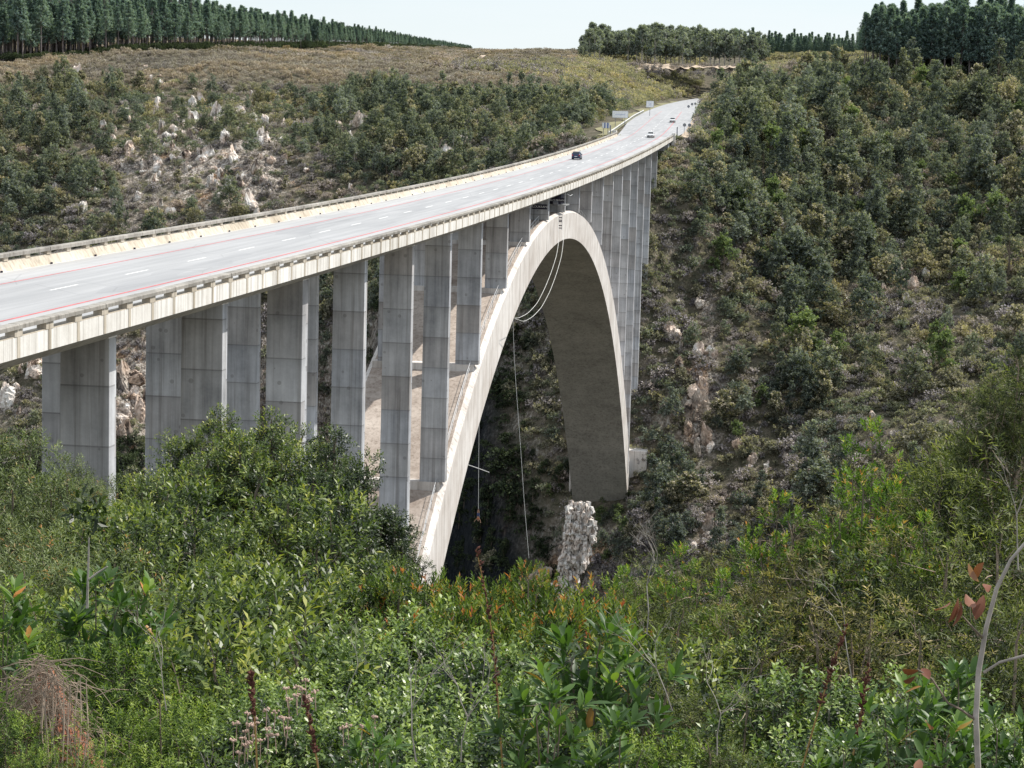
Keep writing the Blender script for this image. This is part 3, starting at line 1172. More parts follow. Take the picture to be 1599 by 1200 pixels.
def kit(name, lobes, n, leafkw, mat, stemmat, seed, H, shell=0.55, upper=0.35, stem_r=0.03, twigs=0, base=(0, 0, -1.5), stem_k=5):
    rng = np.random.default_rng(seed)
    P, d, ii = crown_tips(n, lobes, rng, shell, upper)
    V, F, t = twig_leaves(P, d, rng, **leafkw)
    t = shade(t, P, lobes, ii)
    V = np.array(V)
    ztop = np.percentile(V[:, 2], 99.3)
    foliage = mesh_np(name + '_foliage', V, [F], mat, t)
    foliage['top'] = float(ztop)
    sm = MB()
    base = np.array(base, float)
    for (cx, cy, cz, rx_, rz_) in lobes:
        c = np.array([cx, cy, cz])
        m1 = base * 0.55 + c * 0.45 + rng.normal(size=3) * 0.08 * H * 0.3
        m1[:2] *= 0.7
        sm.tube([base, m1, c, c + np.array([rng.normal() * 0.2, rng.normal() * 0.2, 0.7]) * rx_], [stem_r, stem_r * 0.7, stem_r * 0.45, stem_r * 0.15], stem_k)
    for q in rng.choice(n, min(twigs, n), replace=False):
        c = np.array(lobes[ii[q]][:3], float)
        sm.tube([c * 0.6 + P[q] * 0.4, P[q] * 0.7 + c * 0.3 + rng.normal(size=3) * 0.03, P[q] + d[q] * leafkw['tl'] * 0.6], [stem_r * 0.25, stem_r * 0.18, stem_r * 0.08], 3)
    stem = sm.mesh(name + '_stem', stemmat)
    return foliage, stem


def lobes_round(H, R, n, rng, low=0.35, r0=0.38):
    out = []
    for i in range(n):
        a = rng.uniform(0, 6.28)
        q = math.sqrt(rng.random()) * R * 0.72
        z = H * rng.uniform(low, 0.86) - q / R * H * 0.12
        rr = R * r0 * rng.uniform(0.7, 1.25)
        z = min(z, H - rr)
        out.append((q * math.cos(a), q * math.sin(a), z, rr, rr * rng.uniform(0.85, 1.3)))
    out.append((0, 0, H - R * r0, R * r0, R * r0))
    return out


# --- hillside kits -------------------------------------------------
G = dict(  # most far foliage lifted paler and bluer, distance haze put into the colours
    dark=mat_leaf('dark_forest_leaf', [(0.0, (0.071, 0.088, 0.093)), (0.4, (0.151, 0.181, 0.152)), (0.65, (0.238, 0.266, 0.221)), (1, (0.409, 0.420, 0.346))], 0.3, 0.75, 0.1, rnd=0.3, nscale=0.02, bright=1.0),
    olive=mat_leaf('olive_shrub_leaf', [(0.0, (0.114, 0.118, 0.095)), (0.4, (0.254, 0.247, 0.195)), (0.65, (0.386, 0.357, 0.276)), (1, (0.590, 0.533, 0.409))], 0.3, 0.8, 0.1, rnd=0.3, nscale=0.03, bright=1.0),
    grey=mat_leaf('grey_dry_shrub', [(0.0, (0.146, 0.130, 0.138)), (0.4, (0.298, 0.267, 0.277)), (0.65, (0.437, 0.390, 0.397)), (1, (0.635, 0.572, 0.586))], 0.15, 0.85, 0.1, rnd=0.3, nscale=0.03, bright=1.0),
    cream=mat_leaf('cream_tipped_leaf', [(0.0, (0.069, 0.077, 0.061)), (0.45, (0.173, 0.175, 0.132)), (0.6, (0.370, 0.335, 0.264)), (1, (0.670, 0.601, 0.502))], 0.3, 0.75, 0.1, bright=1.0),
    bright=mat_leaf('bright_green_leaf', [(0.0, (0.069, 0.093, 0.058)), (0.45, (0.163, 0.221, 0.106)), (1, (0.338, 0.397, 0.194))], 0.35, 0.7, 0.1, bright=1.0),
    pine=mat_leaf('pine_needles', [(0.0, (0.081, 0.122, 0.132)), (0.45, (0.196, 0.278, 0.271)), (1, (0.459, 0.540, 0.495))], 0.3, 0.75, 0.1, rnd=0.35, bright=1.0),
    gum=mat_leaf('gum_leaf', [(0.0, (0.108, 0.127, 0.125)), (0.45, (0.228, 0.260, 0.235)), (1, (0.430, 0.455, 0.423))], 0.3, 0.8, 0.1, rnd=0.35, bright=1.0),
    heath=mat_leaf('brown_heath', [(0.0, (0.17, 0.145, 0.135)), (0.4, (0.31, 0.265, 0.24)), (0.7, (0.42, 0.37, 0.335)), (1, (0.60, 0.55, 0.50))], 0.15, 0.9, 0.1, rnd=0.3, nscale=0.02, bright=1.0),
)


G['deep'] = mat_leaf('shade_darkened_leaf', [(0.0, (0.012, 0.018, 0.013)), (0.4, (0.034, 0.048, 0.030)), (0.65, (0.062, 0.085, 0.046)), (1, (0.13, 0.16, 0.08))], 0.25, 0.7, 0.15, rnd=0.4, bright=1.0)  # darker copy of the forest leaf, gorge shade put into its colour


def hill_shrub(name, seed, mat, n=85, q=0.21):
    """about 1 m radius, low and wide"""
    rng = np.random.default_rng(seed)
    lobes = [(rng.normal() * 0.35, rng.normal() * 0.35, rng.uniform(0.25, 0.7), rng.uniform(0.35, 0.6), rng.uniform(0.3, 0.6)) for _ in range(5)]
    P, d, ii = crown_tips(n, lobes, rng, 0.6, 0.5)
    V, F, t = twig_leaves(P, d, rng, 4, 0.22, q, q * 0.62, up=0.4, spread=0.9)
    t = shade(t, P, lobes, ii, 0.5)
    return mesh_np(name, V, [F], mat, t)


def hill_tree(name, seed, mat, H=7.0, R=2.4, n=150, q=0.40, cone=0.0, low=0.3):
    rng = np.random.default_rng(seed)
    lobes = []
    for i in range(17):
        f = rng.uniform(low, 1.0)
        rad = R * ((1 - f) * 1.1 * cone + (1 - cone) * math.sin(min(1, (1.08 - f) * 1.6) * math.pi / 2) * 0.75)
        a = rng.uniform(0, 6.28)
        rr = R * rng.uniform(0.16, 0.46) * (1 - 0.5 * cone * f)
        lobes.append((rad * 0.75 * math.cos(a), rad * 0.75 * math.sin(a), H * f - rr * 0.5, rr, rr * 0.85))
    lobes.append((0, 0, H * 0.94, R * 0.22, R * 0.3))
    P, d, ii = crown_tips(n, lobes, rng, 0.7, 0.45)
    V, F, t = twig_leaves(P, d, rng, 5, q * 0.8, q, q * 0.6, up=0.3, spread=0.95)
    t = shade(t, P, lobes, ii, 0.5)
    crown = mesh_np(name + '_crown', V, [F], mat, t)
    m_ = MB()
    m_.tube([(0, 0, -1.5), (0.05 * R, 0, H * 0.3), (0, 0.05 * R, H * 0.62), (0, 0, H * 0.92)], [0.035 * H * 0.6, 0.028 * H * 0.6, 0.018 * H * 0.6, 0.02], 5)
    for l in lobes[:8]:
        c = np.array(l[:3])
        m_.tube([(0, 0, c[2] * 0.6), c * (0.5, 0.5, 0.85), c], [0.012 * H * 0.6, 0.009 * H * 0.6, 0.02], 4)
    return crown, m_.mesh(name + '_trunk', M['bark_pale'] if 'gum' in name or 'dead' in name else M['bark'])


def pine_tree(name, seed, H=17.0, st=0.33, RR=2.9):
    rng = np.random.default_rng(seed)
    m_ = MB()
    lean = rng.normal(size=2) * 0.15
    m_.tube([(0, 0, -1), (lean[0] * 0.5, lean[1] * 0.5, H * 0.5), (lean[0], lean[1], H * 0.97)], [0.24, 0.16, 0.03], 6)
    Ps, Ds = [], []
    z = H * st
    while z < H * 0.99:
        f = min(1.0, (z / H - st) / (0.99 - st))
        R = (RR * 1.3 * (1 - f) ** 1.05 * (0.6 + 0.4 * min(1, f * 4)) + 0.10) * rng.uniform(0.6, 1.2)
        k_ = rng.integers(4, 7)
        a0 = rng.uniform(0, 6.28)
        for j in range(k_):
            a = a0 + 6.28 * j / k_ + rng.normal() * 0.25
            dirn = np.array([math.cos(a), math.sin(a), 0.28 + 0.5 * f])
            m_.tube([(0, 0, z), np.array([0, 0, z]) + dirn * R * 0.55, np.array([0, 0, z]) + dirn * R * 0.95 + (0, 0, 0.1 * R)], [0.05, 0.035, 0.015], 3, cap=False)
            for s_ in np.linspace(0.35, 1.0, 5):
                for _ in range(2):
                    Ps.append(np.array([0, 0, z]) + dirn * R * s_ + rng.normal(size=3) * (0.22, 0.22, 0.16))
                    Ds.append(dirn + rng.normal(size=3) * 0.5 + (0, 0, 0.35))
        z += H * 0.036 * rng.uniform(0.8, 1.2)
    # dead stubs on the bare bole
    for _ in range(10):
        a = rng.uniform(0, 6.28)
        z = rng.uniform(0.18, 0.45) * H
        m_.tube([(0, 0, z), (math.cos(a) * 1.1, math.sin(a) * 1.1, z + 0.1)], [0.04, 0.012], 3, cap=False)
    V, F, t = twig_leaves(np.array(Ps), unit(np.array(Ds)), rng, 5, 0.45, 0.50, 0.22, up=0.35, spread=0.9)
    return mesh_np(name + '_crown', V, [F], G['pine'], t), m_.mesh(name + '_trunk', M['bark_pine'])


# geometry-node scatter for growth nobody could count
def scatter_group(proto):
    ng = bpy.data.node_groups.new('scatter_' + proto.name, 'GeometryNodeTree')
    ng.interface.new_socket('Geometry', in_out='INPUT', socket_type='NodeSocketGeometry')
    ng.interface.new_socket('Geometry', in_out='OUTPUT', socket_type='NodeSocketGeometry')
    gi = ng.nodes.new('NodeGroupInput')
    go = ng.nodes.new('NodeGroupOutput')
    mp = ng.nodes.new('GeometryNodeMeshToPoints')
    ip = ng.nodes.new('GeometryNodeInstanceOnPoints')
    oi = ng.nodes.new('GeometryNodeObjectInfo')
    oi.inputs['Object'].default_value = proto
    oi.inputs['As Instance'].default_value = True
    sa = ng.nodes.new('GeometryNodeInputNamedAttribute')
    sa.data_type = 'FLOAT_VECTOR'
    sa.inputs[0].default_value = 'scl'
    ra = ng.nodes.new('GeometryNodeInputNamedAttribute')
    ra.data_type = 'FLOAT_VECTOR'
    ra.inputs[0].default_value = 'rot'
    ng.links.new(gi.outputs[0], mp.inputs[0])
    ng.links.new(mp.outputs[0], ip.inputs['Points'])
    ng.links.new(oi.outputs['Geometry'], ip.inputs['Instance'])
    ng.links.new(ra.outputs['Attribute'], ip.inputs['Rotation'])
    ng.links.new(sa.outputs['Attribute'], ip.inputs['Scale'])
    ng.links.new(ip.outputs[0], go.inputs[0])
    return ng


def scatter(name, me, P, scl, zrot=None, label=None, cat=None, tilt=0.12):
    if len(P) == 0:
        return
    proto = bpy.data.objects.new(name + '_unit', me)
    pm = bpy.data.meshes.new(name)
    pm.vertices.add(len(P))
    pm.vertices.foreach_set('co', np.ascontiguousarray(P, dtype=np.float32).ravel())
    n = len(P)
    if np.ndim(scl) == 1:
        scl = np.repeat(scl[:, None], 3, 1) * RNG.uniform(0.85, 1.18, (n, 3))
    a = pm.attributes.new('scl', 'FLOAT_VECTOR', 'POINT')
    a.data.foreach_set('vector', np.ascontiguousarray(scl, dtype=np.float32).ravel())
    rot = np.stack([RNG.normal(size=n) * tilt, RNG.normal(size=n) * tilt, RNG.uniform(0, 6.28, n)], 1)
    a = pm.attributes.new('rot', 'FLOAT_VECTOR', 'POINT')
    a.data.foreach_set('vector', np.ascontiguousarray(rot, dtype=np.float32).ravel())
    o_ = link(name, pm)
    md = o_.modifiers.new('scatter', 'NODES')
    md.node_group = scatter_group(proto)
    tag(o_, label, cat, kind='stuff')
    return o_


# candidate points over the visible slopes
def candidates(y0, y1, spacing, margin=90):
    out = []
    y = y0
    while y < y1:
        D = y - CAM[1]
        a0 = CAM[0] + D * (-0.135749 - (800 + margin) / FPX) - 4
        a1 = CAM[0] + D * (-0.135749 + (800 + margin) / FPX) + 4
        xs = np.arange(a0, a1, spacing)
        xs = xs + RNG.uniform(-0.5, 0.5, len(xs)) * spacing
        ys = y + RNG.uniform(-0.5, 0.5, len(xs)) * spacing
        out.append(np.stack([xs, ys], 1))
        y += spacing
    P = np.concatenate(out)
    z = ground(P[:, 0], P[:, 1])
    return np.c_[P, z]


def slope_at(P):
    e = 1.5
    return np.hypot(ground(P[:, 0] + e, P[:, 1]) - ground(P[:, 0] - e, P[:, 1]), ground(P[:, 0], P[:, 1] + e) - ground(P[:, 0], P[:, 1] - e)) / (2 * e)


def gauss(px, py, cx, cy, sx, sy):
    return np.exp(-((px - cx) / sx) ** 2 - ((py - cy) / sy) ** 2)


def clear_of_road(P):
    c = np.interp(P[:, 1], [-300, 225, 236] + list(_rd[2:, 1]), [0, 0, 0] + list(_rd[2:, 0]))
    dx = P[:, 0] - c
    onb = (P[:, 1] < 236)
    lim_l = np.where(onb, -7.0, -19.0)
    lim_r = np.where(onb, 7.0, 11.5)
    hit = (dx > lim_l) & (dx < lim_r) & ((P[:, 1] > 214) | (P[:, 1] < -225))
    # columns and foundations
    hit |= (np.abs(P[:, 0]) < 7.0) & (P[:, 1] > 100) & (P[:, 1] < 214) & (RNG.random(len(P)) < 0.0)
    hit |= (np.abs(P[:, 0]) < 6.2) & (P[:, 1] > 128) & (P[:, 1] < 150)
    # keep tall growth out of the sight line over the carriageway
    return ~hit


# regional character from world position (as seen on the slopes)
def region(P):
    px, py = to_px(P)
    rocky = gauss(px, py, 320, 250, 210, 120) + 0.9 * gauss(px, py, 200, 640, 60, 160) + 0.5 * gauss(px, py, 20, 620, 60, 60) + 0.35 * gauss(px, py, 700, 240, 90, 25) \
        + 0.75 * gauss(px, py, 1095, 640, 30, 90) + 0.6 * gauss(px, py, 1110, 510, 14, 60) + 0.6 * gauss(px, py, 1100, 830, 22, 60) + 0.38 * gauss(px, py, 1330, 470, 200, 80) + 0.35 * gauss(px, py, 1480, 680, 150, 60) + 0.6 * gauss(px, py, 900, 900, 80, 60) + 0.2 * gauss(px, py, 1190, 720, 90, 60)
    woods = gauss(px, py, 60, 240, 110, 110) + gauss(px, py, 680, 190, 170, 90) + 0.9 * gauss(px, py, 850, 200, 120, 60) + 0.8 * gauss(px, py, 1150, 290, 130, 120) + 0.6 * gauss(px, py, 1500, 250, 200, 150) + gauss(px, py, 980, 790, 60, 80) + 0.7 * gauss(px, py, 1040, 330, 50, 80) + 0.5 * gauss(px, py, 1230, 400, 80, 80) + gauss(px, py, 520, 540, 60, 140) + 0.8 * gauss(px, py, 620, 300, 200, 60)
    return px, py, rocky, woods


_tp = np.stack([GX, GY, GZ], -1).reshape(-1, 3)
_ok = (_tp[:, 1] > 60) & (_tp[:, 1] < 640)
_rk = np.zeros(len(_tp))
_rk[_ok] = np.clip(region(_tp[_ok])[2], 0, 1)
_ra = ter.data.attributes.new('rocky', 'FLOAT', 'POINT')
_ra.data.foreach_set('value', np.ascontiguousarray(_rk, dtype=np.float32))
Pc = candidates(62, 330, 1.45)
Pc = Pc[clear_of_road(Pc)]
px_, py_, rocky, woods = region(Pc)
sl0 = slope_at(Pc)
patch = fbm(Pc[:, 0], Pc[:, 1], 0.05, 88, 3)
keep = RNG.random(len(Pc)) < np.clip((0.62 - 0.34 * np.clip(rocky, 0, 1)) * np.sqrt(1 + sl0 ** 2), 0.05, 1)
shd = np.interp(0, [0, 1], [0, 1])
_i = np.clip(np.searchsorted(gx, Pc[:, 0]) - 1, 0, len(gx) - 2)
_j = np.clip(np.searchsorted(gy, Pc[:, 1]) - 1, 0, len(gy) - 2)
shadev = GORGE_SHADE[_i, _j]
Pdeep = Pc[(shadev > 0.15) & (RNG.random(len(Pc)) < 0.55)]
scatter('gorge_undergrowth', hill_shrub('gorge_undergrowth', 150, G['deep']), Pdeep - (0, 0, 0.2), RNG.gamma(4.0, 0.36, len(Pdeep)).clip(0.5, 3.0), label='shade-darkened undergrowth on the cliff under the arch', cat='scrub')
keep &= (shadev < 0.15)
Pc, px_, py_, rocky, woods, patch = Pc[keep], px_[keep], py_[keep], rocky[keep], woods[keep], patch[keep]
u_ = RNG.random(len(Pc)) + 0.5 * patch
kind_ = np.where(u_ < 0.20 + 0.3 * woods, 0, np.where(u_ < 0.54 + 0.1 * woods, 1, np.where(u_ < 0.97, 2, 3)))
kind_ = np.where((rocky > 0.4) & (RNG.random(len(Pc)) < 0.45), 2, kind_)
size = RNG.gamma(4.0, 0.30, len(Pc)).clip(0.45, 2.8)
size = size * (1 - 0.25 * np.clip(rocky, 0, 1))
for kk, (nm, mt, lab) in enumerate((('dark_scrub', 'dark', 'dark green bush growth covering the gorge slopes'), ('olive_scrub', 'olive', 'olive fynbos shrubs covering the gorge slopes'),
                                    ('dry_scrub', 'grey', 'dry grey brown brush between the rocks of the slopes'), ('cream_scrub', 'cream', 'pale tipped shrubs dotted over the slopes'))):
    for v in range(2):
        me = hill_shrub(nm, 100 + kk * 10 + v, G[mt])
        sel = (kind_ == kk) & (np.arange(len(Pc)) % 2 == v)
        scatter(nm, me, Pc[sel] - (0, 0, 0.15), size[sel], label=lab, cat='scrub')

# farther slopes and the cleared plateau
Pf = candidates(330, 640, 3.0)
Pf = Pf[clear_of_road(Pf)]
px_, py_, rocky, woods = region(Pf)
_ty = np.interp(px_, [705, 720, 740, 757], [111, 106.5, 98, 89])
_tk = (px_ > 703) & (px_ < 760) & (np.abs(py_ - _ty - 2) < 6)
Pf, px_, py_, rocky, woods = Pf[~_tk], px_[~_tk], py_[~_tk], rocky[~_tk], woods[~_tk]
isheath = RNG.random(len(Pf)) < np.clip((168 - py_) / 42, 0, 1) * (px_ < 925)
u_ = RNG.random(len(Pf)) + 0.35 * fbm(Pf[:, 0], Pf[:, 1], 0.03, 88, 3)
sz = RNG.gamma(5.0, 0.30, len(Pf)).clip(0.6, 3.0)
for kk, (nm, mt, sel) in enumerate((('dark_scrub', 'dark', ~isheath & (u_ < 0.36 + 0.2 * woods)), ('olive_scrub', 'olive', ~isheath & (u_ >= 0.36 + 0.2 * woods) & (u_ < 0.8)),
                                    ('dry_scrub', 'grey', ~isheath & (u_ >= 0.8)), ('heath', 'heath', isheath))):
    s2 = sz * (0.75 if nm == 'heath' else 1.0)
    scatter(nm, hill_shrub(nm, 200 + kk, G[mt]), Pf[sel] - (0, 0, 0.2), s2[sel], label={'dark_scrub': 'dark scrub on the upper slopes below the plateau', 'olive_scrub': 'olive scrub on the upper slopes below the plateau', 'dry_scrub': 'dry scrub on the upper slopes', 'heath': 'low brown heath over the cleared plateau'}[nm], cat='scrub')
Pf = candidates(640, 1600, 7.0)
Pf = Pf[clear_of_road(Pf)]
px_, py_ = to_px(Pf)
hz_ = (px_ < 905) & (py_ < 125)
_ty = np.interp(px_, [705, 720, 740, 757], [111, 106.5, 98, 89])
_tk = (px_ > 703) & (px_ < 760) & (np.abs(py_ - _ty - 1) < 4.5)
Pf, px_, py_, hz_ = Pf[~_tk], px_[~_tk], py_[~_tk], hz_[~_tk]
sz = RNG.gamma(5.0, 0.55, len(Pf)).clip(1.0, 5.0)
scatter('heath', hill_shrub('heath', 301, G['heath']), Pf[hz_] - (0, 0, 0.3), np.stack([sz, sz, sz * 0.5], 1)[hz_], label='brown heath reaching to the skyline', cat='scrub')
s3 = ~hz_ & (RNG.random(len(Pf)) < 0.9)
scatter('olive_scrub', hill_shrub('olive_scrub', 302, G['olive']), Pf[s3] - (0, 0, 0.3), sz[s3] * 0.9, label='olive scrub beside the road far behind the bridge', cat='scrub')

Pr = candidates(600, 1250, 4.2)
rr_ = np.interp(Pr[:, 1], _rd[:, 1], _rd[:, 0])
Pr = Pr[(np.abs(Pr[:, 0] - rr_) < 110) & (np.abs(Pr[:, 0] - rr_ + 3) > 17)]
szr = RNG.gamma(5.0, 0.5, len(Pr)).clip(1.0, 4.0)
hf = RNG.random(len(Pr)) < 0.55
scatter('olive_scrub', hill_shrub('olive_scrub', 341, G['olive']), Pr[hf] - (0, 0, 0.3), szr[hf], label='olive scrub on both sides of the distant bend', cat='scrub')
scatter('dry_scrub', hill_shrub('dry_scrub', 342, G['grey']), Pr[~hf] - (0, 0, 0.3), szr[~hf], label='grey brown scrub on both sides of the distant bend', cat='scrub')

# ------------------------------------------------------------------ trees on the slopes
tree_kits = {}
for nm, mt, H, R, cone, lowf, sd in (
    ('round_tree', 'dark', 6.2, 2.5, 0.1, 0.3, 1), ('round_tree', 'dark', 5.2, 3.1, 0.0, 0.2, 11), ('olive_tree', 'olive', 4.4, 2.9, 0.0, 0.2, 14), ('pale_tree', 'cream', 5.6, 2.0, 0.1, 0.3, 15), ('gum_tree', 'gum', 8.4, 2.2, 0.1, 0.5, 16), ('round_tree', 'dark', 7.4, 2.3, 0.35, 0.22, 2), ('cone_tree', 'dark', 9.0, 2.3, 0.85, 0.15, 3),
    ('olive_tree', 'olive', 5.6, 2.4, 0.1, 0.3, 4), ('pale_tree', 'cream', 7.0, 2.5, 0.2, 0.3, 5), ('shade_dark_tree', 'deep', 6.4, 2.6, 0.1, 0.25, 31), ('shade_dark_tree', 'deep', 7.6, 2.3, 0.4, 0.2, 32), ('gum_tree', 'gum', 10.0, 2.8, 0.25, 0.42, 6), ('bright_tree', 'bright', 5.4, 2.6, 0.05, 0.25, 8),
):
    tree_kits.setdefault(nm, []).append(hill_tree(nm, 500 + sd, G[mt], H, R, 290, 0.36, cone, lowf) + (H,))


def place_tree(nm, P, s_, label, group, v=None):
    cr, tr, H = tree_kits[nm][random.randrange(len(tree_kits[nm])) if v is None else v]
    e = empty('hillside_tree', tuple(P), label, 'tree', group, rz=random.uniform(0, 6.28))
    e.scale = (s_ * random.uniform(0.88, 1.15), s_ * random.uniform(0.88, 1.15), s_)
    link('trunk', tr, e)
    link('crown', cr, e)
    return e


Pt = candidates(95, 430, 3.3)
Pt = Pt[clear_of_road(Pt)]
px_, py_, rocky, woods = region(Pt)
vis = (px_ > -60) & (px_ < 1660) & (py_ > 60) & (py_ < 930)
rx_, _ = road_xz(Pt[:, 1])
away = np.abs(Pt[:, 0] - rx_) > np.where((Pt[:, 1] > 195) & (Pt[:, 1] < 262), 18, 13)
prob = np.clip(0.30 + 0.8 * woods - 0.45 * rocky, 0.05, 0.95) * np.clip((py_ - 95) / 60, 0, 1)
clus = fbm(Pt[:, 0], Pt[:, 1], 0.045, 131, 3)
prob = prob * np.clip(0.75 + 2.6 * clus, 0.12, 1.7) * np.where(px_ < 1000, 0.85, 1.0)
sel = vis & (RNG.random(len(Pt)) < prob) & away
Pt, px_, py_, rocky, woods = Pt[sel], px_[sel], py_[sel], rocky[sel], woods[sel]
# hold growth below the line of sight to the carriageway
q = np.argsort(Pt[:, 1])
big = np.zeros(len(Pt), bool)
big[q[::max(1, len(q) // 215)][:215]] = True
szt = 0.38 + RNG.gamma(2.6, 0.19, len(Pt)).clip(0, 1.2)
nm_of = np.where(RNG.random(len(Pt)) < 0.5, 0, np.where(RNG.random(len(Pt)) < 0.35, 1, 2))
LAB = {'shade_dark_tree': 'shade-darkened forest tree', 'round_tree': 'dark rounded evergreen tree', 'cone_tree': 'dark pointed evergreen tree', 'olive_tree': 'olive green low tree', 'pale_tree': 'tree with pale cream crown tips', 'gum_tree': 'tall thin grey green gum tree', 'bright_tree': 'bright green broad tree'}
rest = {k_: [] for k_ in LAB}
for i in range(len(Pt)):
    side = px_[i] > 1000
    if side and px_[i] > 1120:
        szt[i] *= 1.22
    r = random.random()
    if side:
        nm = 'round_tree' if r < 0.34 else 'cone_tree' if r < 0.5 else 'olive_tree' if r < 0.68 else 'pale_tree' if r < 0.84 else 'gum_tree' if r < 0.93 else 'bright_tree'
    else:
        nm = 'round_tree' if r < 0.5 else 'cone_tree' if r < 0.62 else 'olive_tree' if r < 0.80 else 'pale_tree' if r < 0.86 else 'gum_tree'
    where = 'on the slope right of the bridge' if side else ('on the slope beyond the bridge deck' if py_[i] < 420 else 'deep in the gorge behind the columns')
    if 1030 < px_[i] < 1120 and py_[i] < 260:
        szt[i] *= 0.55
    if big[i]:
        place_tree(nm, Pt[i] - (0, 0, 0.3), szt[i], LAB[nm] + ' ' + where, LAB[nm] + 's ' + where)
    else:
        rest[nm].append((i, szt[i]))
for (x0_, x1_, y0_, y1_, n_, names_, sc0, where) in (
        (735, 868, 500, 890, 52, ('shade_dark_tree', 'shade_dark_tree', 'shade_dark_tree', 'shade_dark_tree', 'olive_tree'), 0.62, 'clinging to the shaded cliff seen under the arch'),
        (700, 775, 790, 900, 14, ('shade_dark_tree', 'shade_dark_tree', 'olive_tree'), 0.8, 'in the gorge beside the near leg of the arch'),
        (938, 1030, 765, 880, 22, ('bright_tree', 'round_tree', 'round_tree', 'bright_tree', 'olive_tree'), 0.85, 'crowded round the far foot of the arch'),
        (845, 985, 735, 790, 16, ('shade_dark_tree', 'shade_dark_tree', 'bright_tree'), 0.62, 'along the ledge at the far foot of the arch')):
    for _ in range(n_):
        p = on_ground(random.uniform(x0_, x1_), random.uniform(y0_, y1_))
        if p is None or (abs(p[0]) < 7.5 and 126 < p[1] < 152 and p[2] < -60 and sc0 > 1):
            continue
        nm = random.choice(names_)
        place_tree(nm, p - (0, 0, 0.6), sc0 * random.uniform(0.55, 1.15), LAB[nm] + ' ' + where, LAB[nm] + 's ' + where)
for nm, li in rest.items():
    if li:
        ii = np.array([a for a, _ in li])
        ss = np.array([b_ for _, b_ in li])
        cr, tr, H = tree_kits[nm][0]
        scatter('woodland', cr, Pt[ii] - (0, 0, 0.3), ss, label='mass of ' + LAB[nm] + 's in the woodland on the slopes', cat='woodland', tilt=0.04)

# ------------------------------------------------------------------ pine plantations
pk = [pine_tree('pine', 700 + i, 17.0, (0.30, 0.42, 0.22, 0.36, 0.5, 0.26)[i], (2.6, 2.2, 3.0, 2.0, 2.4, 2.7)[i]) for i in range(6)]


def place_pine(P, s_, label, group, low=False):
    e = empty('pine_tree', tuple(P), label, 'pine tree', group, rz=random.uniform(0, 6.28))
    e.scale = (s_ * 1.05, s_ * 1.05, s_)
    cr, tr = pk[random.choice((0, 2, 5)) if low else random.randrange(6)]
    link('trunk', tr, e)
    link('crown', cr, e)


def pine_px(px, py_base, py_top, D, label, group, zoff=0):
    p = view(px, py_base, D)
    t = view(px, py_top, D)
    place_pine((p[0], p[1], p[2] - 0.3), (t[2] - p[2]) / 17.0, label, group, px > 1300)


# left plantation: edge line seen from px 0 to 735, receding
xs = [-20, 0, 100, 200, 300, 400, 500, 600, 660, 735]
bs = [92, 90, 88, 76, 74, 73, 73, 73, 74, 76]
ts = [-8, -6, -2, 2, 7, 20, 34, 50, 60, 71]
Ds = [800, 802, 830, 870, 950, 1080, 1300, 1700, 2300, 3200]
npine = 0
x = -20.0
lay = 0
LP = 'pines along the edge of the left plantation'
while x < 735:
    D = np.interp(x, xs, Ds)
    pxm = FPX / D
    tb = np.interp(x, xs, bs) + random.uniform(-1, 1.0)
    tt = np.interp(x, xs, ts)
    hh = (tb - tt)
    pine_px(x, tb, tt + random.choice((random.uniform(-0.12, 0.18), random.uniform(0.0, 0.5))) * hh, D * random.uniform(0.995, 1.012), 'tall dark pine with a bare trunk at the edge of the left plantation', LP)
    npine += 1
    x += max(3.4 * pxm * random.uniform(0.5, 1.0), 2.2)
pts, ss = [], []
for row in range(1, 9):
    x = -40.0
    while x < 735:
        D = np.interp(x, xs, Ds) * (1 + 0.006 * row) + row * 4.0
        pxm = FPX / D
        tb = np.interp(x, xs, bs) - row * 0.35
        tt = np.interp(x, xs, ts) + random.uniform(-0.07, 0.2) * (tb - np.interp(x, xs, ts))
        p = view(x, tb, D)
        t = view(x, tt, D)
        pts.append(p)
        ss.append((t[2] - p[2]) / 17.0)
        x += max(2.9 * pxm * random.uniform(0.6, 1.2), 2.4)
pts, ss = np.array(pts), np.array(ss)
for v in range(2):
    selv = np.arange(len(pts)) % 2 == v
    j = bpy.data.meshes.new('pine_unit')
    scatter('pine_plantation', pk[v][0], pts[selv], ss[selv], label='ranks of pines filling the plantation behind its edge', cat='plantation', tilt=0.02)
    scatter('pine_plantation', pk[v][1], pts[selv], ss[selv], label='shaded pine trunks inside the plantation', cat='plantation', tilt=0.02)

up_, us_ = [], []
for _ in range(2400):
    x = random.uniform(-40, 735)
    D = np.interp(x, xs, Ds) * random.uniform(0.985, 1.075)
    p = view(x, np.interp(x, xs, bs) + random.uniform(-0.5, 1.5), D)
    up_.append((p[0], p[1], p[2] - 0.6))
    us_.append(random.uniform(0.8, 2.4) * min(1.5, D / 900))
scatter('forest_edge_scrub', hill_shrub('edge_scrub', 333, G['deep']), np.array(up_), np.array(us_), label='low dark scrub along the foot of the left pine plantation', cat='scrub')

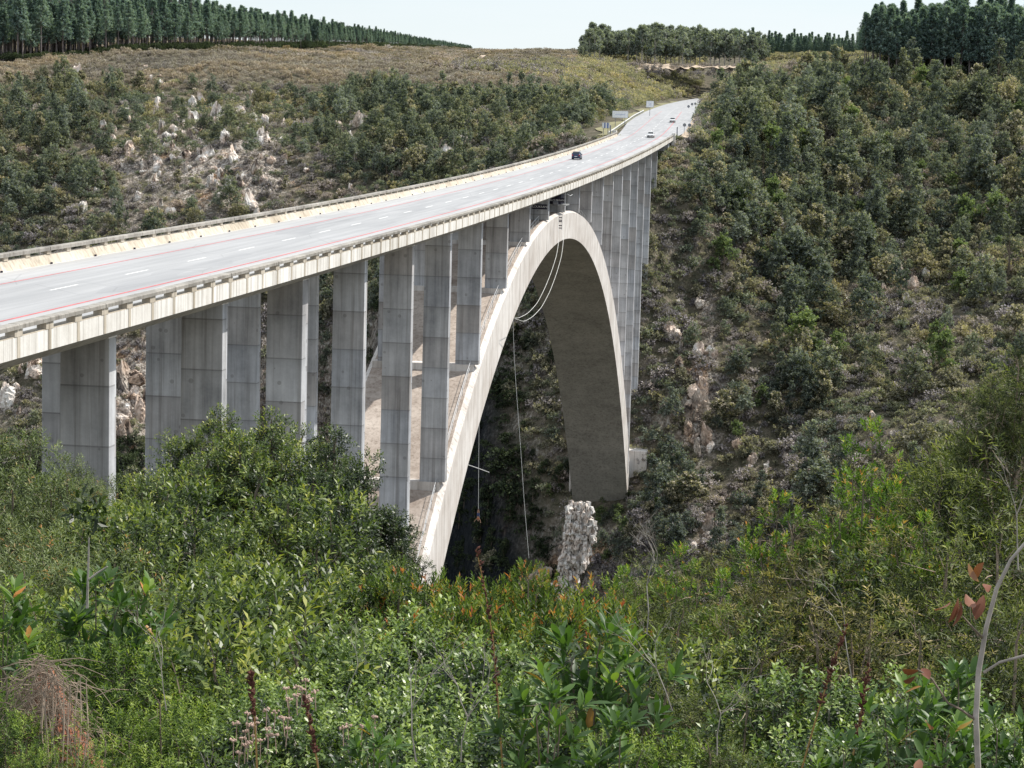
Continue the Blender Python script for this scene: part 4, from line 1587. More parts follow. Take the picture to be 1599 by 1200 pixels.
# right clump
RP = 'pines in the clump at top right'
xs2 = [1340, 1352, 1370, 1400, 1450, 1500, 1550, 1620]
bs2 = [88, 96, 106, 112, 116, 118, 120, 122]
ts2 = [26, 14, 10, 12, 8, 2, 8, 14]
nr = 0
for row in range(3):
    x = 1350.0 + row * 3
    while x < 1640:
        D = 668 + row * 7
        tb = np.interp(x, xs2, bs2) + random.uniform(-3, 2) - row * 2.5
        tt = np.interp(x, xs2, ts2)
        pine_px(x, tb, tt + random.uniform(-0.02, 0.26) * (tb - tt), D, 'full dark green pine in the clump on the hilltop at right', RP)
        nr += 1
        x += 13.5 * random.uniform(0.7, 1.1)
pts, ss = [], []
for row in range(3, 9):
    x = 1350.0
    while x < 1660:
        D = 668 + row * 7
        tb = np.interp(x, xs2, bs2) - row * 2.5
        tt = np.interp(x, xs2, ts2) + random.uniform(0, 0.2) * 95
        p, t = view(x, tb, D), view(x, tt, D)
        pts.append(p)
        ss.append((t[2] - p[2]) / 17.0)
        x += 15 * random.uniform(0.7, 1.1)
up_, us_ = [], []
for _ in range(1500):
    x = random.uniform(1345, 1640)
    p = view(x, np.interp(x, xs2, bs2) + random.uniform(-16, 2), 668 + random.uniform(2, 60))
    up_.append((p[0], p[1], float(ground(p[0], p[1])) - 0.3))
    us_.append(random.uniform(1.5, 4.2))
scatter('forest_edge_scrub', hill_shrub('edge_scrub', 334, G['dark']), np.array(up_), np.array(us_), label='dark undergrowth between the trunks of the right pine clump', cat='scrub')
scatter('pine_plantation', pk[2][0], np.array(pts), np.array(ss), label='pines massed inside the clump at top right', cat='plantation', tilt=0.02)

# far belt of gum trees behind the road bend
gk = [hill_tree('gum_belt', 800 + i, G['gum'], 17.0, 4.6, 230, 1.0, 0.1, 0.28) for i in range(3)]
x = 906.0
GL = 'gum trees in the far belt behind the road'
while x < 1200:
    top = np.interp(x, [905, 925, 950, 1000, 1080, 1200], [66, 44, 50, 48, 50, 56]) + random.uniform(-4, 7)
    basep = np.interp(x, [905, 950, 1200], [90, 96, 104])
    p, t = view(x, basep, 1450 + random.uniform(-15, 15)), view(x, top, 1450)
    e = empty('gum_tree', tuple(p), 'grey green gum tree in the distant belt behind the sandy bank', 'tree', GL, rz=random.uniform(0, 6.28))
    s_ = (t[2] - p[2]) / 17.0
    e.scale = (s_, s_, s_)
    cr, tr = gk[random.randrange(3)]
    link('trunk', tr, e)
    link('crown', cr, e)
    x += random.uniform(5, 9)
pts, ss = [], []
for row in range(1, 5):
    x = 908.0
    while x < 1360:
        top = np.interp(x, [905, 925, 950, 1000, 1200, 1360], [66, 46, 50, 48, 54, 58]) + random.uniform(-3, 6)
        basep = np.interp(x, [905, 950, 1200, 1360], [88, 94, 96, 90])
        D = 1460 + row * 14
        p, t = view(x, basep, D), view(x, top, D)
        pts.append(p)
        ss.append((t[2] - p[2]) / 17.0)
        x += random.uniform(6, 10)
pts = np.array(pts)
ss = np.array(ss)
pxx, _ = to_px(pts)
scatter('far_woodland', gk[0][0], pts[pxx < 1150], ss[pxx < 1150], label='gum woodland massed behind the front trees of the far belt', cat='woodland', tilt=0.03)
scatter('far_woodland', pk[3][0], pts[pxx >= 1130], ss[pxx >= 1130], label='distant pine woodland on the skyline between the belts', cat='woodland', tilt=0.03)

# pale sandy cutting below the belt
bank = MB()
V = []
tops, bots = [], []
xsb = np.linspace(928, 1192, 46)
for i, x in enumerate(xsb):
    yb = np.interp(x, [928, 960, 1000, 1050, 1100, 1192], [102, 107, 113, 108, 107, 107]) + random.uniform(-3, 2)
    yt = np.interp(x, [928, 1000, 1100, 1192], [98, 99.5, 102, 105]) + random.uniform(-1.3, 1.3)
    V += [tuple(view(x, yb, 1370)), tuple(view(x, yt, 1396))]
F = [(2 * i, 2 * i + 2, 2 * i + 3, 2 * i + 1) for i in range(len(xsb) - 1)]
tag(link('sandy_bank', MB().add(V, F).mesh('sandy_bank', M['sand'])), kind='structure')


bp_, bs2_ = [], []
for _ in range(170):
    x = random.uniform(920, 1200)
    f_ = random.random()
    p = view(x, np.interp(x, [928, 1000, 1192], [99, 100, 105]) + f_ * 14, 1392 - f_ * 26)
    bp_.append((p[0], p[1] - 1.0, p[2] - 0.8))
    bs2_.append(random.uniform(0.8, 3.2))
scatter('bank_scrub', hill_shrub('bank_scrub', 351, G['grey']), np.array(bp_), np.array(bs2_), label='dry scrub growing over the pale bank below the distant belt', cat='scrub')

# ------------------------------------------------------------------ rocks
def rock_mesh(name, seed, mat, tall=1.0):
    """jointed, fluted crag: a cluster of broken blocks fused in one outline"""
    rng = np.random.default_rng(seed)
    import bmesh
    bm = bmesh.new()
    bmesh.ops.create_icosphere(bm, subdivisions=4, radius=1.0)
    planes = [(unit(rng.normal(size=3) * (1, 1, 0.5)), rng.uniform(0.45, 0.95)) for _ in range(13)]
    off = rng.uniform(0, 50, 3)
    for v in bm.verts:
        p = np.array(v.co)
        for nn, dd in planes:
            k_ = p @ nn - dd
            if k_ > 0:
                p = p - nn * k_ * 0.96
        a = math.atan2(p[1], p[0])
        col_ = math.floor(a * 2.6 + off[0])            # vertical joints split it into columns
        h_ = (math.sin(col_ * 12.9898 + seed) * 43758.5453) % 1.0
        p[2] *= tall * (0.45 + 0.75 * h_) if p[2] > 0 else tall
        p[:2] *= 0.80 + 0.35 * ((h_ * 7.3) % 1.0)
        led_ = math.floor(p[2] * 4 + h_ * 3)
        p[:2] *= 1 + 0.16 * ((math.sin(led_ * 78.233 + col_ * 3.1) * 43758.5) % 1.0 - 0.5)
        p += rng.normal(size=3) * 0.035
        v.co = p
    me = bpy.data.meshes.new(name)
    bm.to_mesh(me)
    bm.free()
    me.materials.append(mat)
    return me


rk = [rock_mesh('rock', 900 + i, M['rock'], tall=(1.0, 1.6, 0.8, 1.3)[i]) for i in range(4)]
rkw = [rock_mesh('rock', 950 + i, M['rock_white'], tall=(1.5, 1.0, 1.9)[i]) for i in range(3)]
spots = []
for cx, cy, sx, sy, n_, r0, r1, wh, where in (
    (300, 225, 125, 70, 95, 0.8, 2.6, 0.8, 'on the rocky slope beyond the deck'), (205, 640, 30, 90, 14, 1.5, 3.6, 0.3, 'seen between the first two columns'),
    (30, 600, 25, 50, 6, 1.4, 2.8, 0.6, 'left of the first column'), (700, 235, 50, 12, 8, 1.2, 2.6, 0.6, 'in the trees beyond the deck'),
    (530, 205, 40, 12, 5, 1.0, 2.0, 0.5, 'in the trees beyond the deck'),
    (1100, 560, 14, 60, 7, 0.8, 2.0, 0.4, 'on the cliff right of the bridge'), (1090, 660, 14, 40, 9, 1.0, 2.4, 0.5, 'on the cliff right of the arch foot'), (1060, 520, 10, 50, 6, 1.0, 2.2, 0.3, 'on the cliff right of the bridge'),
    (1100, 830, 12, 34, 6, 1.0, 2.0, 0.7, 'low on the slope right of the arch foot'), (1190, 720, 50, 25, 8, 0.8, 1.8, 0.7, 'on the lower right slope'),
    (1400, 460, 90, 45, 12, 0.8, 2.2, 0.3, 'high on the right slope'), (1485, 665, 14, 14, 3, 1.2, 2.0, 0.5, 'on the right slope'), (1320, 700, 120, 70, 8, 0.7, 1.5, 0.3, 'on the right slope'),
    (880, 925, 50, 18, 10, 1.2, 2.6, 0.2, 'at the bottom below the pinnacle'),
):
    for _ in range(int(n_ * 1.9)):
        px, py = random.gauss(cx, sx * 0.7), random.gauss(cy, sy * 0.7)
        p = on_ground(px, py)
        if p is None or p[1] > 520:
            continue
        r = random.uniform(r0, r1) * random.choice((0.4, 0.5, 0.7, 0.95))
        w_ = random.random() < wh
        o_ = link('rock_outcrop', random.choice(rkw if w_ else rk), None, (p[0], p[1] - 0.3 * r, p[2] + r * 0.35))
        o_.scale = (r * random.uniform(0.8, 1.7), r * 0.9, r * random.uniform(0.7, 1.5))
        o_.rotation_euler = (random.uniform(-0.25, 0.25), random.uniform(-0.25, 0.25), random.uniform(0, 6.28))
        c_ = 'white quartzite rock' if w_ else 'grey brown rock'
        tag(o_, c_ + ' outcrop ' + where, 'rock', c_ + ' outcrops ' + where)


# the white pinnacle below the far arch foot
def pinnacle():
    """a craggy stack of angular quartzite blocks leaning on one another"""
    rng = np.random.default_rng(5)
    D = 396.0
    ymid = [786, 800, 830, 855, 880, 905, 930]
    lft = [886, 881, 880, 877, 872, 868, 864]
    rgt = [924, 930, 934, 930, 918, 904, 898]
    mb = MB()
    for i_ in range(330):
        y = 787 + 150 * rng.random() ** 0.9
        a_, b_ = np.interp(y, ymid, lft), np.interp(y, ymid, rgt)
        x = a_ + 3 + (b_ - a_ - 6) * rng.random()
        c = view(x, y, D + rng.uniform(-1.7, 1.7))
        hx, hy, hz = rng.uniform(0.22, 0.62), rng.uniform(0.22, 0.6), rng.uniform(0.35, 1.25)
        V = np.array([[sx * hx * rng.uniform(0.6, 1.1), sy * hy * rng.uniform(0.6, 1.1), sz * hz * rng.uniform(0.7, 1.05)] for sx in (-1, 1) for sy in (-1, 1) for sz in (-1, 1)])
        e_ = Matrix.Rotation(rng.uniform(0, 3.14), 3, 'Z') @ Matrix.Rotation(rng.normal() * 0.28, 3, 'X') @ Matrix.Rotation(rng.normal() * 0.28, 3, 'Y')
        V = V @ np.array(e_).T + c
        mb.add(V, [(0, 1, 3, 2), (4, 6, 7, 5), (0, 4, 5, 1), (2, 3, 7, 6), (0, 2, 6, 4), (1, 5, 7, 3)])
    o_ = link('rock_pinnacle', mb.mesh('rock_pinnacle', M['pinnacle']))
    tag(o_, 'tall white rock pinnacle standing below the far foot of the arch', 'rock')


M['pinnacle'] = mat_rock('pinnacle_quartzite', (0.50, 0.45, 0.41), (0.92, 0.89, 0.85), (0.97, 0.95, 0.92), 2.2, 0.3)
pinnacle()

# ------------------------------------------------------------------ signs and roadside things


def post_sign(px0, px1, py0, py1, D, name, label, mat, legs=2, leg_to=None, art=None):
    a = view(px0, py0, D)
    b_ = view(px1, py1, D)
    x0, x1, z1, z0 = a[0], b_[0], a[2], b_[2]
    Y = a[1]
    gz = float(ground((x0 + x1) / 2, Y))
    if leg_to is not None:
        gz = view(px0, leg_to, D)[2]
    e = empty(name, ((x0 + x1) / 2, Y, gz), label, 'sign')
    cx, w_ = (x0 + x1) / 2, (x1 - x0)
    MB().box(-w_ / 2, w_ / 2, -0.05, 0.05, z0 - gz, z1 - gz).build('panel', mat, e, 0.01)
    MB().box(-w_ / 2 - 0.06, w_ / 2 + 0.06, 0.06, 0.14, z0 - gz - 0.06, z1 - gz + 0.06).build('frame', M['grey'], e)
    for i in range(legs):
        lx = 0 if legs == 1 else (-0.3 + 0.6 * i) * w_
        MB().box(lx - 0.07, lx + 0.07, 0.15, 0.28, -1.5, z1 - gz - 0.2).build('post', M['grey'], e)
    if art:
        art(e, w_, z0 - gz, z1 - gz)
    return e


def art_bill(e, w_, z0, z1):
    m_ = MB()
    rng = random.Random(3)
    # faded blue-grey lettering: too small to read in the photograph
    x = -w_ * 0.30
    while x < w_ * 0.30:
        ww = rng.uniform(0.08, 0.16)
        m_.box(x, x + ww, -0.062, -0.052, z0 + (z1 - z0) * 0.38, z0 + (z1 - z0) * rng.uniform(0.52, 0.62))
        x += ww + 0.06
    m_.build('faded_lettering', M['grey_blue'], e)


M['grey_blue'] = simple('faded_blue_grey', (0.55, 0.60, 0.75), 0.6)


def art_small(e, w_, z0, z1):
    m_ = MB()
    m_.box(-w_ * 0.22, w_ * 0.22, -0.062, -0.052, z0 + (z1 - z0) * 0.3, z0 + (z1 - z0) * 0.36)
    m_.box(-w_ * 0.18, w_ * 0.2, -0.062, -0.052, z0 + (z1 - z0) * 0.46, z0 + (z1 - z0) * 0.52)
    m_.box(-w_ * 0.22, w_ * 0.16, -0.062, -0.052, z0 + (z1 - z0) * 0.62, z0 + (z1 - z0) * 0.68)
    m_.build('faded_lettering', M['grey_blue'], e)


def art_stripes(e, w_, z0, z1):
    m_ = MB()
    m_.box(-w_ * 0.22, -w_ * 0.05, -0.065, -0.052, z0, z1)
    m_.box(w_ * 0.18, w_ * 0.38, -0.065, -0.052, z0, z1)
    m_.build('blue_stripe', M['blue'], e)


post_sign(956.5, 980.5, 173.5, 184.5, 566, 'billboard', 'wide white roadside board on posts beside the far end of the bridge', M['offwhite'], 2, 193, art_bill)
post_sign(1009.5, 1020.5, 158, 168, 655, 'road_sign', 'square pale sign farther up the left verge of the road', M['offwhite'], 1, 174, art_small)
post_sign(940.5, 951.5, 192, 200.5, 528, 'road_sign', 'small blue and white striped sign at the left end of the bridge', M['white'], 2, 210, art_stripes)


def marker_post(px, py0, py1, D, label):
    a, b_ = view(px, py0, D), view(px, py1, D)
    e = empty('marker_post', tuple(b_), label, 'post')
    MB().box(-0.14, 0.14, -0.14, 0.14, -1.0, a[2] - b_[2]).build('shaft', M['grey'], e, 0.02)
    MB().box(-0.17, 0.17, -0.17, 0.17, a[2] - b_[2], a[2] - b_[2] + 0.08).build('cap', M['white'], e, 0.01)


marker_post(953, 196, 208, 522, 'dark post standing at the left end of the far parapet')
marker_post(1057, 199, 215, 524, 'dark post standing at the right end of the bridge')


def round_sign(px, py, D, py_base, label, r=0.45, col=None):
    a, b_ = view(px, py, D), view(px, py_base, D)
    e = empty('road_sign', tuple(b_), label, 'road sign', 'round signs seen from behind at the far end')
    h_ = a[2] - b_[2]
    MB().lathe([(r, 0.0), (r, 0.03)], (0, 0, h_), 20, 'y').build('disc', col or M['grey'], e)
    MB().tube([(0, 0.07, -0.8), (0, 0.07, h_ + r * 0.6)], 0.05, 8).build('post', M['grey'], e)


round_sign(1068.5, 195.5, 529, 206, 'round sign on a post by the roadside, left one of the pair beside the bushes')
round_sign(1076.5, 195.8, 531, 206, 'round sign on a post by the roadside, right one of the pair beside the bushes')
round_sign(1075.0, 166.5, 905, 172, 'small distant round sign on the right edge of the bend, nearest', 0.6)
round_sign(1080.5, 163.0, 960, 169, 'small distant round sign on the right edge of the bend, middle one', 0.6)
round_sign(1085.5, 162.3, 1000, 168, 'small distant round sign on the right edge of the bend, farthest', 0.6)


# ------------------------------------------------------------------ vehicles
def car(name, label, loc, rz, paint, front_to_cam, hatch=True, L=4.1, Wd=1.72, Hh=1.48):
    e = empty(name, loc, label, 'car', None, rz)
    # outline along Y (front at -Y), stations: y, z bottom, z belt, z top, half width belt, half width top
    st = [(-L / 2, 0.42, 0.62, 0.62, 0.66, 0.66), (-L / 2 + 0.12, 0.26, 0.74, 0.74, 0.78, 0.74), (-L / 2 + 0.75, 0.2, 0.88, 0.88, 0.85, 0.78), (-L / 2 + 1.08, 0.2, 0.93, 0.95, 0.86, 0.76),
          (-L / 2 + 1.75, 0.2, 0.95, Hh - 0.06, 0.86, 0.62), (-L / 2 + 2.2, 0.2, 0.96, Hh, 0.86, 0.63), (L / 2 - 0.95, 0.2, 0.98, Hh - 0.02, 0.86, 0.62)]
    st += [(L / 2 - 0.22, 0.22, 0.98, 1.02 if not hatch else 1.08, 0.82, 0.70), (L / 2 - 0.04, 0.3, 0.92, 0.94, 0.78, 0.70), (L / 2, 0.42, 0.7, 0.72, 0.70, 0.66)]
    V = []
    for (y, zb, zm, zt, wb, wt) in st:
        V += [(-wb * 0.9, y, zb), (-wb, y, (zb + zm) / 2), (-wb * 0.985, y, zm), (-wt, y, zt), (wt, y, zt), (wb * 0.985, y, zm), (wb, y, (zb + zm) / 2), (wb * 0.9, y, zb)]
    n_ = 8
    F = [(i * n_ + j, (i + 1) * n_ + j, (i + 1) * n_ + (j + 1) % n_, i * n_ + (j + 1) % n_) for i in range(len(st) - 1) for j in range(n_)]
    F += [tuple(range(n_)), tuple((len(st) - 1) * n_ + j for j in range(n_))[::-1]]
    body = MB().add(V, F).build('body', paint, e, 0.03)
    for p in body.data.polygons:
        p.use_smooth = True

    def pane(nm, pts, mat=M['glass']):
        MB().add(pts, [tuple(range(len(pts)))]).build(nm, mat, e)
    o_ = 0.012
    # windscreen between stations 3 and 4, rear window between 6 and 7
    s3, s4, s6, s7 = st[3], st[4], st[6], st[7]
    pane('windscreen', [(-s3[5] * 0.95, s3[0] + 0.03 - o_, s3[3] + 0.05 + o_), (s3[5] * 0.95, s3[0] + 0.03 - o_, s3[3] + 0.05 + o_), (s4[5] * 0.95, s4[0] - 0.05 - o_, s4[3] - 0.04 + o_ * 2), (-s4[5] * 0.95, s4[0] - 0.05 - o_, s4[3] - 0.04 + o_ * 2)])
    pane('rear_window', [(-s6[5] * 0.92, s6[0] + 0.08, s6[3] - 0.02), (s6[5] * 0.92, s6[0] + 0.08, s6[3] - 0.02), (s7[5] * 0.9, s7[0] + 0.0, s7[3] + 0.06), (-s7[5] * 0.9, s7[0] + 0.0, s7[3] + 0.06)])
    for sx in (-1, 1):
        xo, xi = sx * (0.862), sx * 0.655
        pane('side_window', [(xo * 0.985, -L / 2 + 1.3, 0.99), (xo * 0.985, L / 2 - 0.75, 1.0), (xi * 0.99, L / 2 - 1.05, Hh - 0.12), (xi * 0.99, -L / 2 + 1.85, Hh - 0.13)])
        MB().box(sx * 0.90 - 0.08, sx * 0.90 + 0.08, -L / 2 + 1.30, -L / 2 + 1.40, 0.94, 1.06).build('mirror', paint, e, 0.02)
        MB().box(sx * 0.62 - 0.14, sx * 0.62 + 0.14, -L / 2 - 0.012, -L / 2 + 0.1, 0.58, 0.72).build('headlight', M['lamp_white'], e, 0.02)
        MB().box(sx * 0.64 - 0.11, sx * 0.64 + 0.11, L / 2 - 0.09, L / 2 + 0.015, 0.66, 0.88).build('tail_light', M['lamp_red'], e, 0.02)
    for sx in (-1, 1):
        for y in (-L / 2 + 0.78, L / 2 - 0.80):
            wh_ = MB().lathe([(0.2, -0.1), (0.30, -0.1), (0.31, -0.06), (0.31, 0.06), (0.30, 0.1), (0.2, 0.1)], (sx * 0.76, y, 0.31), 20, 'x').build('wheel', M['tyre'], e)
            MB().lathe([(0.19, -0.108), (0.06, -0.115), (0.05, 0.115), (0.19, 0.108)], (sx * 0.76, y, 0.31), 14, 'x').build('rim', M['metal'], wh_)
    MB().box(-0.26, 0.26, -L / 2 - 0.02, -L / 2 + 0.02, 0.42, 0.53).build('number_plate', M['white'], e)
    MB().box(-0.26, 0.26, L / 2 - 0.02, L / 2 + 0.025, 0.50, 0.61).build('number_plate', M['white'], e)
    MB().box(-0.6, 0.6, -L / 2 - 0.014, -L / 2 + 0.06, 0.34, 0.5).build('grille', M['tyre'], e)
    MB().box(-0.7, 0.7, -L / 2 + 0.3, L / 2 - 0.3, 0.16, 0.24).build('underbody', M['tyre'], e)
    return e


car('car', 'dark blue hatchback driving away in the left lane of the bridge', (-2.6, 94.0, float(dk(94.0)) + 0.004), math.pi, M['car_blue'], False, True, 3.9, 1.7, 1.5)
car('car', 'white car coming towards the viewer at the far end of the bridge', (2.0, 226.5, float(rheight(226.5)) + 0.004), 0.0, M['car_white'], True, False, 4.3, 1.74, 1.46)
yc = 318.0
car('car', 'white car farther up the road beyond the bridge', (rcentre(yc) + 3.6, yc, rheight(yc) + 0.004), 0.05, M['car_white'], True, False, 4.4, 1.76, 1.46)

# ------------------------------------------------------------------ bungee things at the crown
pf = empty('jump_platform', (4.2, -4.0, 0), 'dark bungee jump platform packed under the deck at the crown of the arch', 'platform')
MB().box(-1.6, 2.6, -2.6, 2.2, -3.2, -3.0).build('floor', M['metal'], pf, 0.02)
MB().box(-0.2, 1.75, -2.4, -1.6, -2.98, -2.0).build('winch_box', M['navy'], pf, 0.05)
MB().lathe([(0.42, -0.35), (0.45, -0.3), (0.45, 0.3), (0.42, 0.35)], (1.2, -2.7, -2.75), 18, 'x').build('cable_drum', M['grey'], pf)
MB().lathe([(0.03, -0.3), (0.2, -0.24), (0.3, -0.08), (0.3, 0.08), (0.2, 0.24), (0.03, 0.3)], (-0.75, -2.9, -3.2), 14, 'z').build('white_buoy', M['white'], pf)
for x in (-0.95, 0.2, 1.85):
    MB().tube([(x, -2.55, -3.2), (x, -2.55, -1.6)], 0.05, 6).build('post', M['navy'], pf)
MB().tube([(-0.95, -2.55, -2.25), (1.85, -2.55, -2.25)], 0.04, 6).build('rail', M['navy'], pf)
MB().box(-1.0, 1.8, -1.4, 2.0, -2.98, -1.62).build('equipment_cabin', M['navy'], pf, 0.04)
MB().tube([(2.6, -1.5, -1.5), (3.0, -0.9, -1.8), (3.3, -0.5, -1.6)], 0.05, 6).build('crane_arm', M['metal'], pf)


def banner(cx, y, z, w_, h_, label, text):
    e = empty('banner', (cx, y, z), label, 'banner')
    MB().box(-w_ / 2, w_ / 2, -0.03, 0.0, -h_ / 2, h_ / 2).build('cloth', M['dark'], e)
    cu = bpy.data.curves.new('lettering', 'FONT')
    cu.body = text
    cu.align_x = 'CENTER'
    cu.align_y = 'CENTER'
    cu.size = h_ * 0.62
    cu.extrude = 0.004
    cu.materials.append(M['offwhite'])
    tmp = bpy.data.objects.new('lettering_curve', cu)
    t_ = link('lettering', bpy.data.meshes.new_from_object(tmp), e)
    bpy.data.objects.remove(tmp)
    t_.location = (0, -0.04, 0)
    t_.rotation_euler = (math.pi / 2, 0, 0)
    return e


p9 = view(843, 323.3, S * (9.0 - 11) + 19.43 * 0 - 0.9 - CAM[1] + 0)
pb = view(842.5, 323.2, -S - 0.62 - CAM[1])
banner(float(pb[0]), -S - 0.60, float(pb[2]), 2.05, 0.66, 'dark banner with pale lettering on the column left of the jump platform', 'BLOUKRANS')
pb = view(870.5, 313.0, -7.0 - CAM[1])
banner(float(pb[0]), -7.0, float(pb[2]), 1.95, 0.62, 'dark banner with pale lettering above the jump platform', 'BLOUKRANS')


def cable(name, pix, D0, D1, r, label, mat=None, cat='rope'):
    n_ = len(pix)
    P_ = np.array([view(px, py, D0 + (D1 - D0) * i / (n_ - 1)) for i, (px, py) in enumerate(pix)])
    t = np.linspace(0, n_ - 1, n_ * 6)
    Q = np.stack([np.interp(t, np.arange(n_), P_[:, c]) for c in range(3)], 1)
    for _ in range(4):
        Q[1:-1] = (Q[:-2] + Q[1:-1] * 2 + Q[2:]) / 4
    o_ = MB().tube(Q, r, 6).build(name, mat or M['rope'])
    tag(o_, label, cat)
    return o_


DC = 287.0
cable('cable', [(872, 338), (872, 352), (873, 375), (869, 400), (861, 425), (851, 450), (839, 474), (824, 490), (810, 497), (803, 497)], DC - 12, DC - 62, 0.028, 'left one of two white cables looping down from the arch crown', cat='cable')
cable('cable', [(879, 338), (879, 352), (880, 375), (877, 400), (869, 428), (859, 455), (846, 480), (832, 495), (818, 503), (804, 498)], DC - 12, DC - 62, 0.028, 'right one of two white cables looping down from the arch crown', cat='cable')
cable('rope', [(801, 500), (803, 560), (807, 620), (813, 700), (819, 790), (826, 872)], DC, DC, 0.035, 'thin pale rope hanging down the dark gorge right of the jumper')
cable('bungee_cord', [(752, 420), (750, 520), (748.5, 620), (747.5, 720), (747, 795)], DC, DC, 0.035, 'straight pale bungee cord holding the jumper', cat='cord')
cable('pole', [(730, 726), (745, 731), (764, 738)], DC - 108, DC - 108, 0.035, 'thin pale pole jutting from the edge of the near arch leg', cat='pole')
lad = empty('rope_ladder', tuple(view(875, 345, DC - 7.5)), 'narrow ladder hanging down the white face of the arch crown between the cables', 'ladder')
for sx in (-0.22, 0.22):
    MB().tube([(sx, 0, -1.3), (sx, 0, 0.8)], 0.03, 5).build('rope', M['grey'], lad)
for z in (-1.1, -0.75, -0.2, 0.0, 0.35):
    MB().box(-0.25, 0.25, -0.05, 0.05, z, z + 0.14).build('rung', M['navy'], lad)


def person_hanging(loc):
    e = empty('person', loc, 'bungee jumper in red top and dark shorts hanging upside down on the cord', 'person')
    # head down; feet at z=0
    J = [((0, 0, -0.95), 0.15), ((0, 0.01, -1.12), 0.13), ((0, 0.02, -1.38), 0.16), ((0, 0.02, -1.50), 0.07), ((0, 0.0, -1.60), 0.095), ((0, -0.01, -1.76), 0.08),
         ((0.10, 0, -0.88), 0.09), ((0.11, -0.06, -0.46), 0.06), ((0.06, 0, -0.05), 0.042), ((0.06, -0.12, 0.02), 0.035),
         ((-0.10, 0, -0.88), 0.09), ((-0.11, -0.02, -0.46), 0.06), ((-0.06, 0, -0.05), 0.042), ((-0.06, -0.12, 0.02), 0.035),
         ((0.19, 0, -1.40), 0.055), ((0.32, -0.03, -1.62), 0.042), ((0.38, -0.12, -1.84), 0.03),
         ((-0.19, 0, -1.40), 0.055), ((-0.36, -0.05, -1.55), 0.042), ((-0.50, -0.16, -1.70), 0.03)]
    E_ = [(0, 1), (1, 2), (2, 3), (3, 4), (4, 5), (0, 6), (6, 7), (7, 8), (8, 9), (0, 10), (10, 11), (11, 12), (12, 13), (2, 14), (14, 15), (15, 16), (2, 17), (17, 18), (18, 19)]
    # five short fingers per hand
    for (h_, sx) in ((16, 1), (19, -1)):
        hp = np.array(J[h_][0])
        for f in range(5):
            a = (f - 2) * 0.28
            ln = (0.055, 0.075, 0.085, 0.078, 0.06)[f]
            mid_ = hp + np.array([sx * 0.02 + 0.018 * (f - 2), -0.03, -0.05])
            tip_ = mid_ + np.array([math.sin(a) * ln, -0.02, -math.cos(a) * ln])
            J.append((tuple(mid_), 0.012))
            J.append((tuple(tip_), 0.009))
            E_ += [(h_, len(J) - 2), (len(J) - 2, len(J) - 1)]

    def skin(nm, ids, edges, grow, mat):
        mp = {a: i for i, a in enumerate(ids)}
        me = bpy.data.meshes.new(nm)
        me.from_pydata([J[i][0] for i in ids], [(mp[a], mp[b_]) for a, b_ in edges], [])
        me.materials.append(mat)
        o_ = link(nm, me, e)
        md = o_.modifiers.new('skin', 'SKIN')
        for i, a in enumerate(ids):
            sv = me.skin_vertices[0].data[i] if me.skin_vertices else None
            if sv:
                sv.radius = (J[a][1] + grow, J[a][1] + grow)
                sv.use_root = (i == 0)
        sb = o_.modifiers.new('sub', 'SUBSURF')
        sb.levels = sb.render_levels = 1
        return o_
    import bmesh

    def with_skin_layer(nm, ids, edges, grow, mat):
        mp = {a: i for i, a in enumerate(ids)}
        bm = bmesh.new()
        ly = bm.verts.layers.skin.verify()
        vs = []
        for i, a in enumerate(ids):
            v = bm.verts.new(J[a][0])
            v[ly].radius = (J[a][1] + grow, J[a][1] + grow)
            v[ly].use_root = (i == 0)
            vs.append(v)
        for a, b_ in edges:
            bm.edges.new((vs[mp[a]], vs[mp[b_]]))
        me = bpy.data.meshes.new(nm)
        bm.to_mesh(me)
        bm.free()
        me.materials.append(mat)
        o_ = link(nm, me, e)
        o_.modifiers.new('skin', 'SKIN')
        sb = o_.modifiers.new('sub', 'SUBSURF')
        sb.levels = sb.render_levels = 1
        return o_
    with_skin_layer('body', list(range(len(J))), E_, 0.0, M['skin'])
    with_skin_layer('shirt', [1, 2, 14, 17], [(1, 2), (2, 14), (2, 17)], 0.025, M['shirt'])
    with_skin_layer('shorts', [0, 6, 7, 10, 11], [(0, 6), (6, 7), (0, 10), (10, 11)], 0.022, M['shorts'])
    MB().lathe([(0.02, -1.86), (0.07, -1.845), (0.092, -1.80), (0.094, -1.74), (0.08, -1.72)], (0, 0.02, 0), 12).build('hair', M['hair'], e)
    return e


person_hanging(tuple(view(747, 796, DC)))

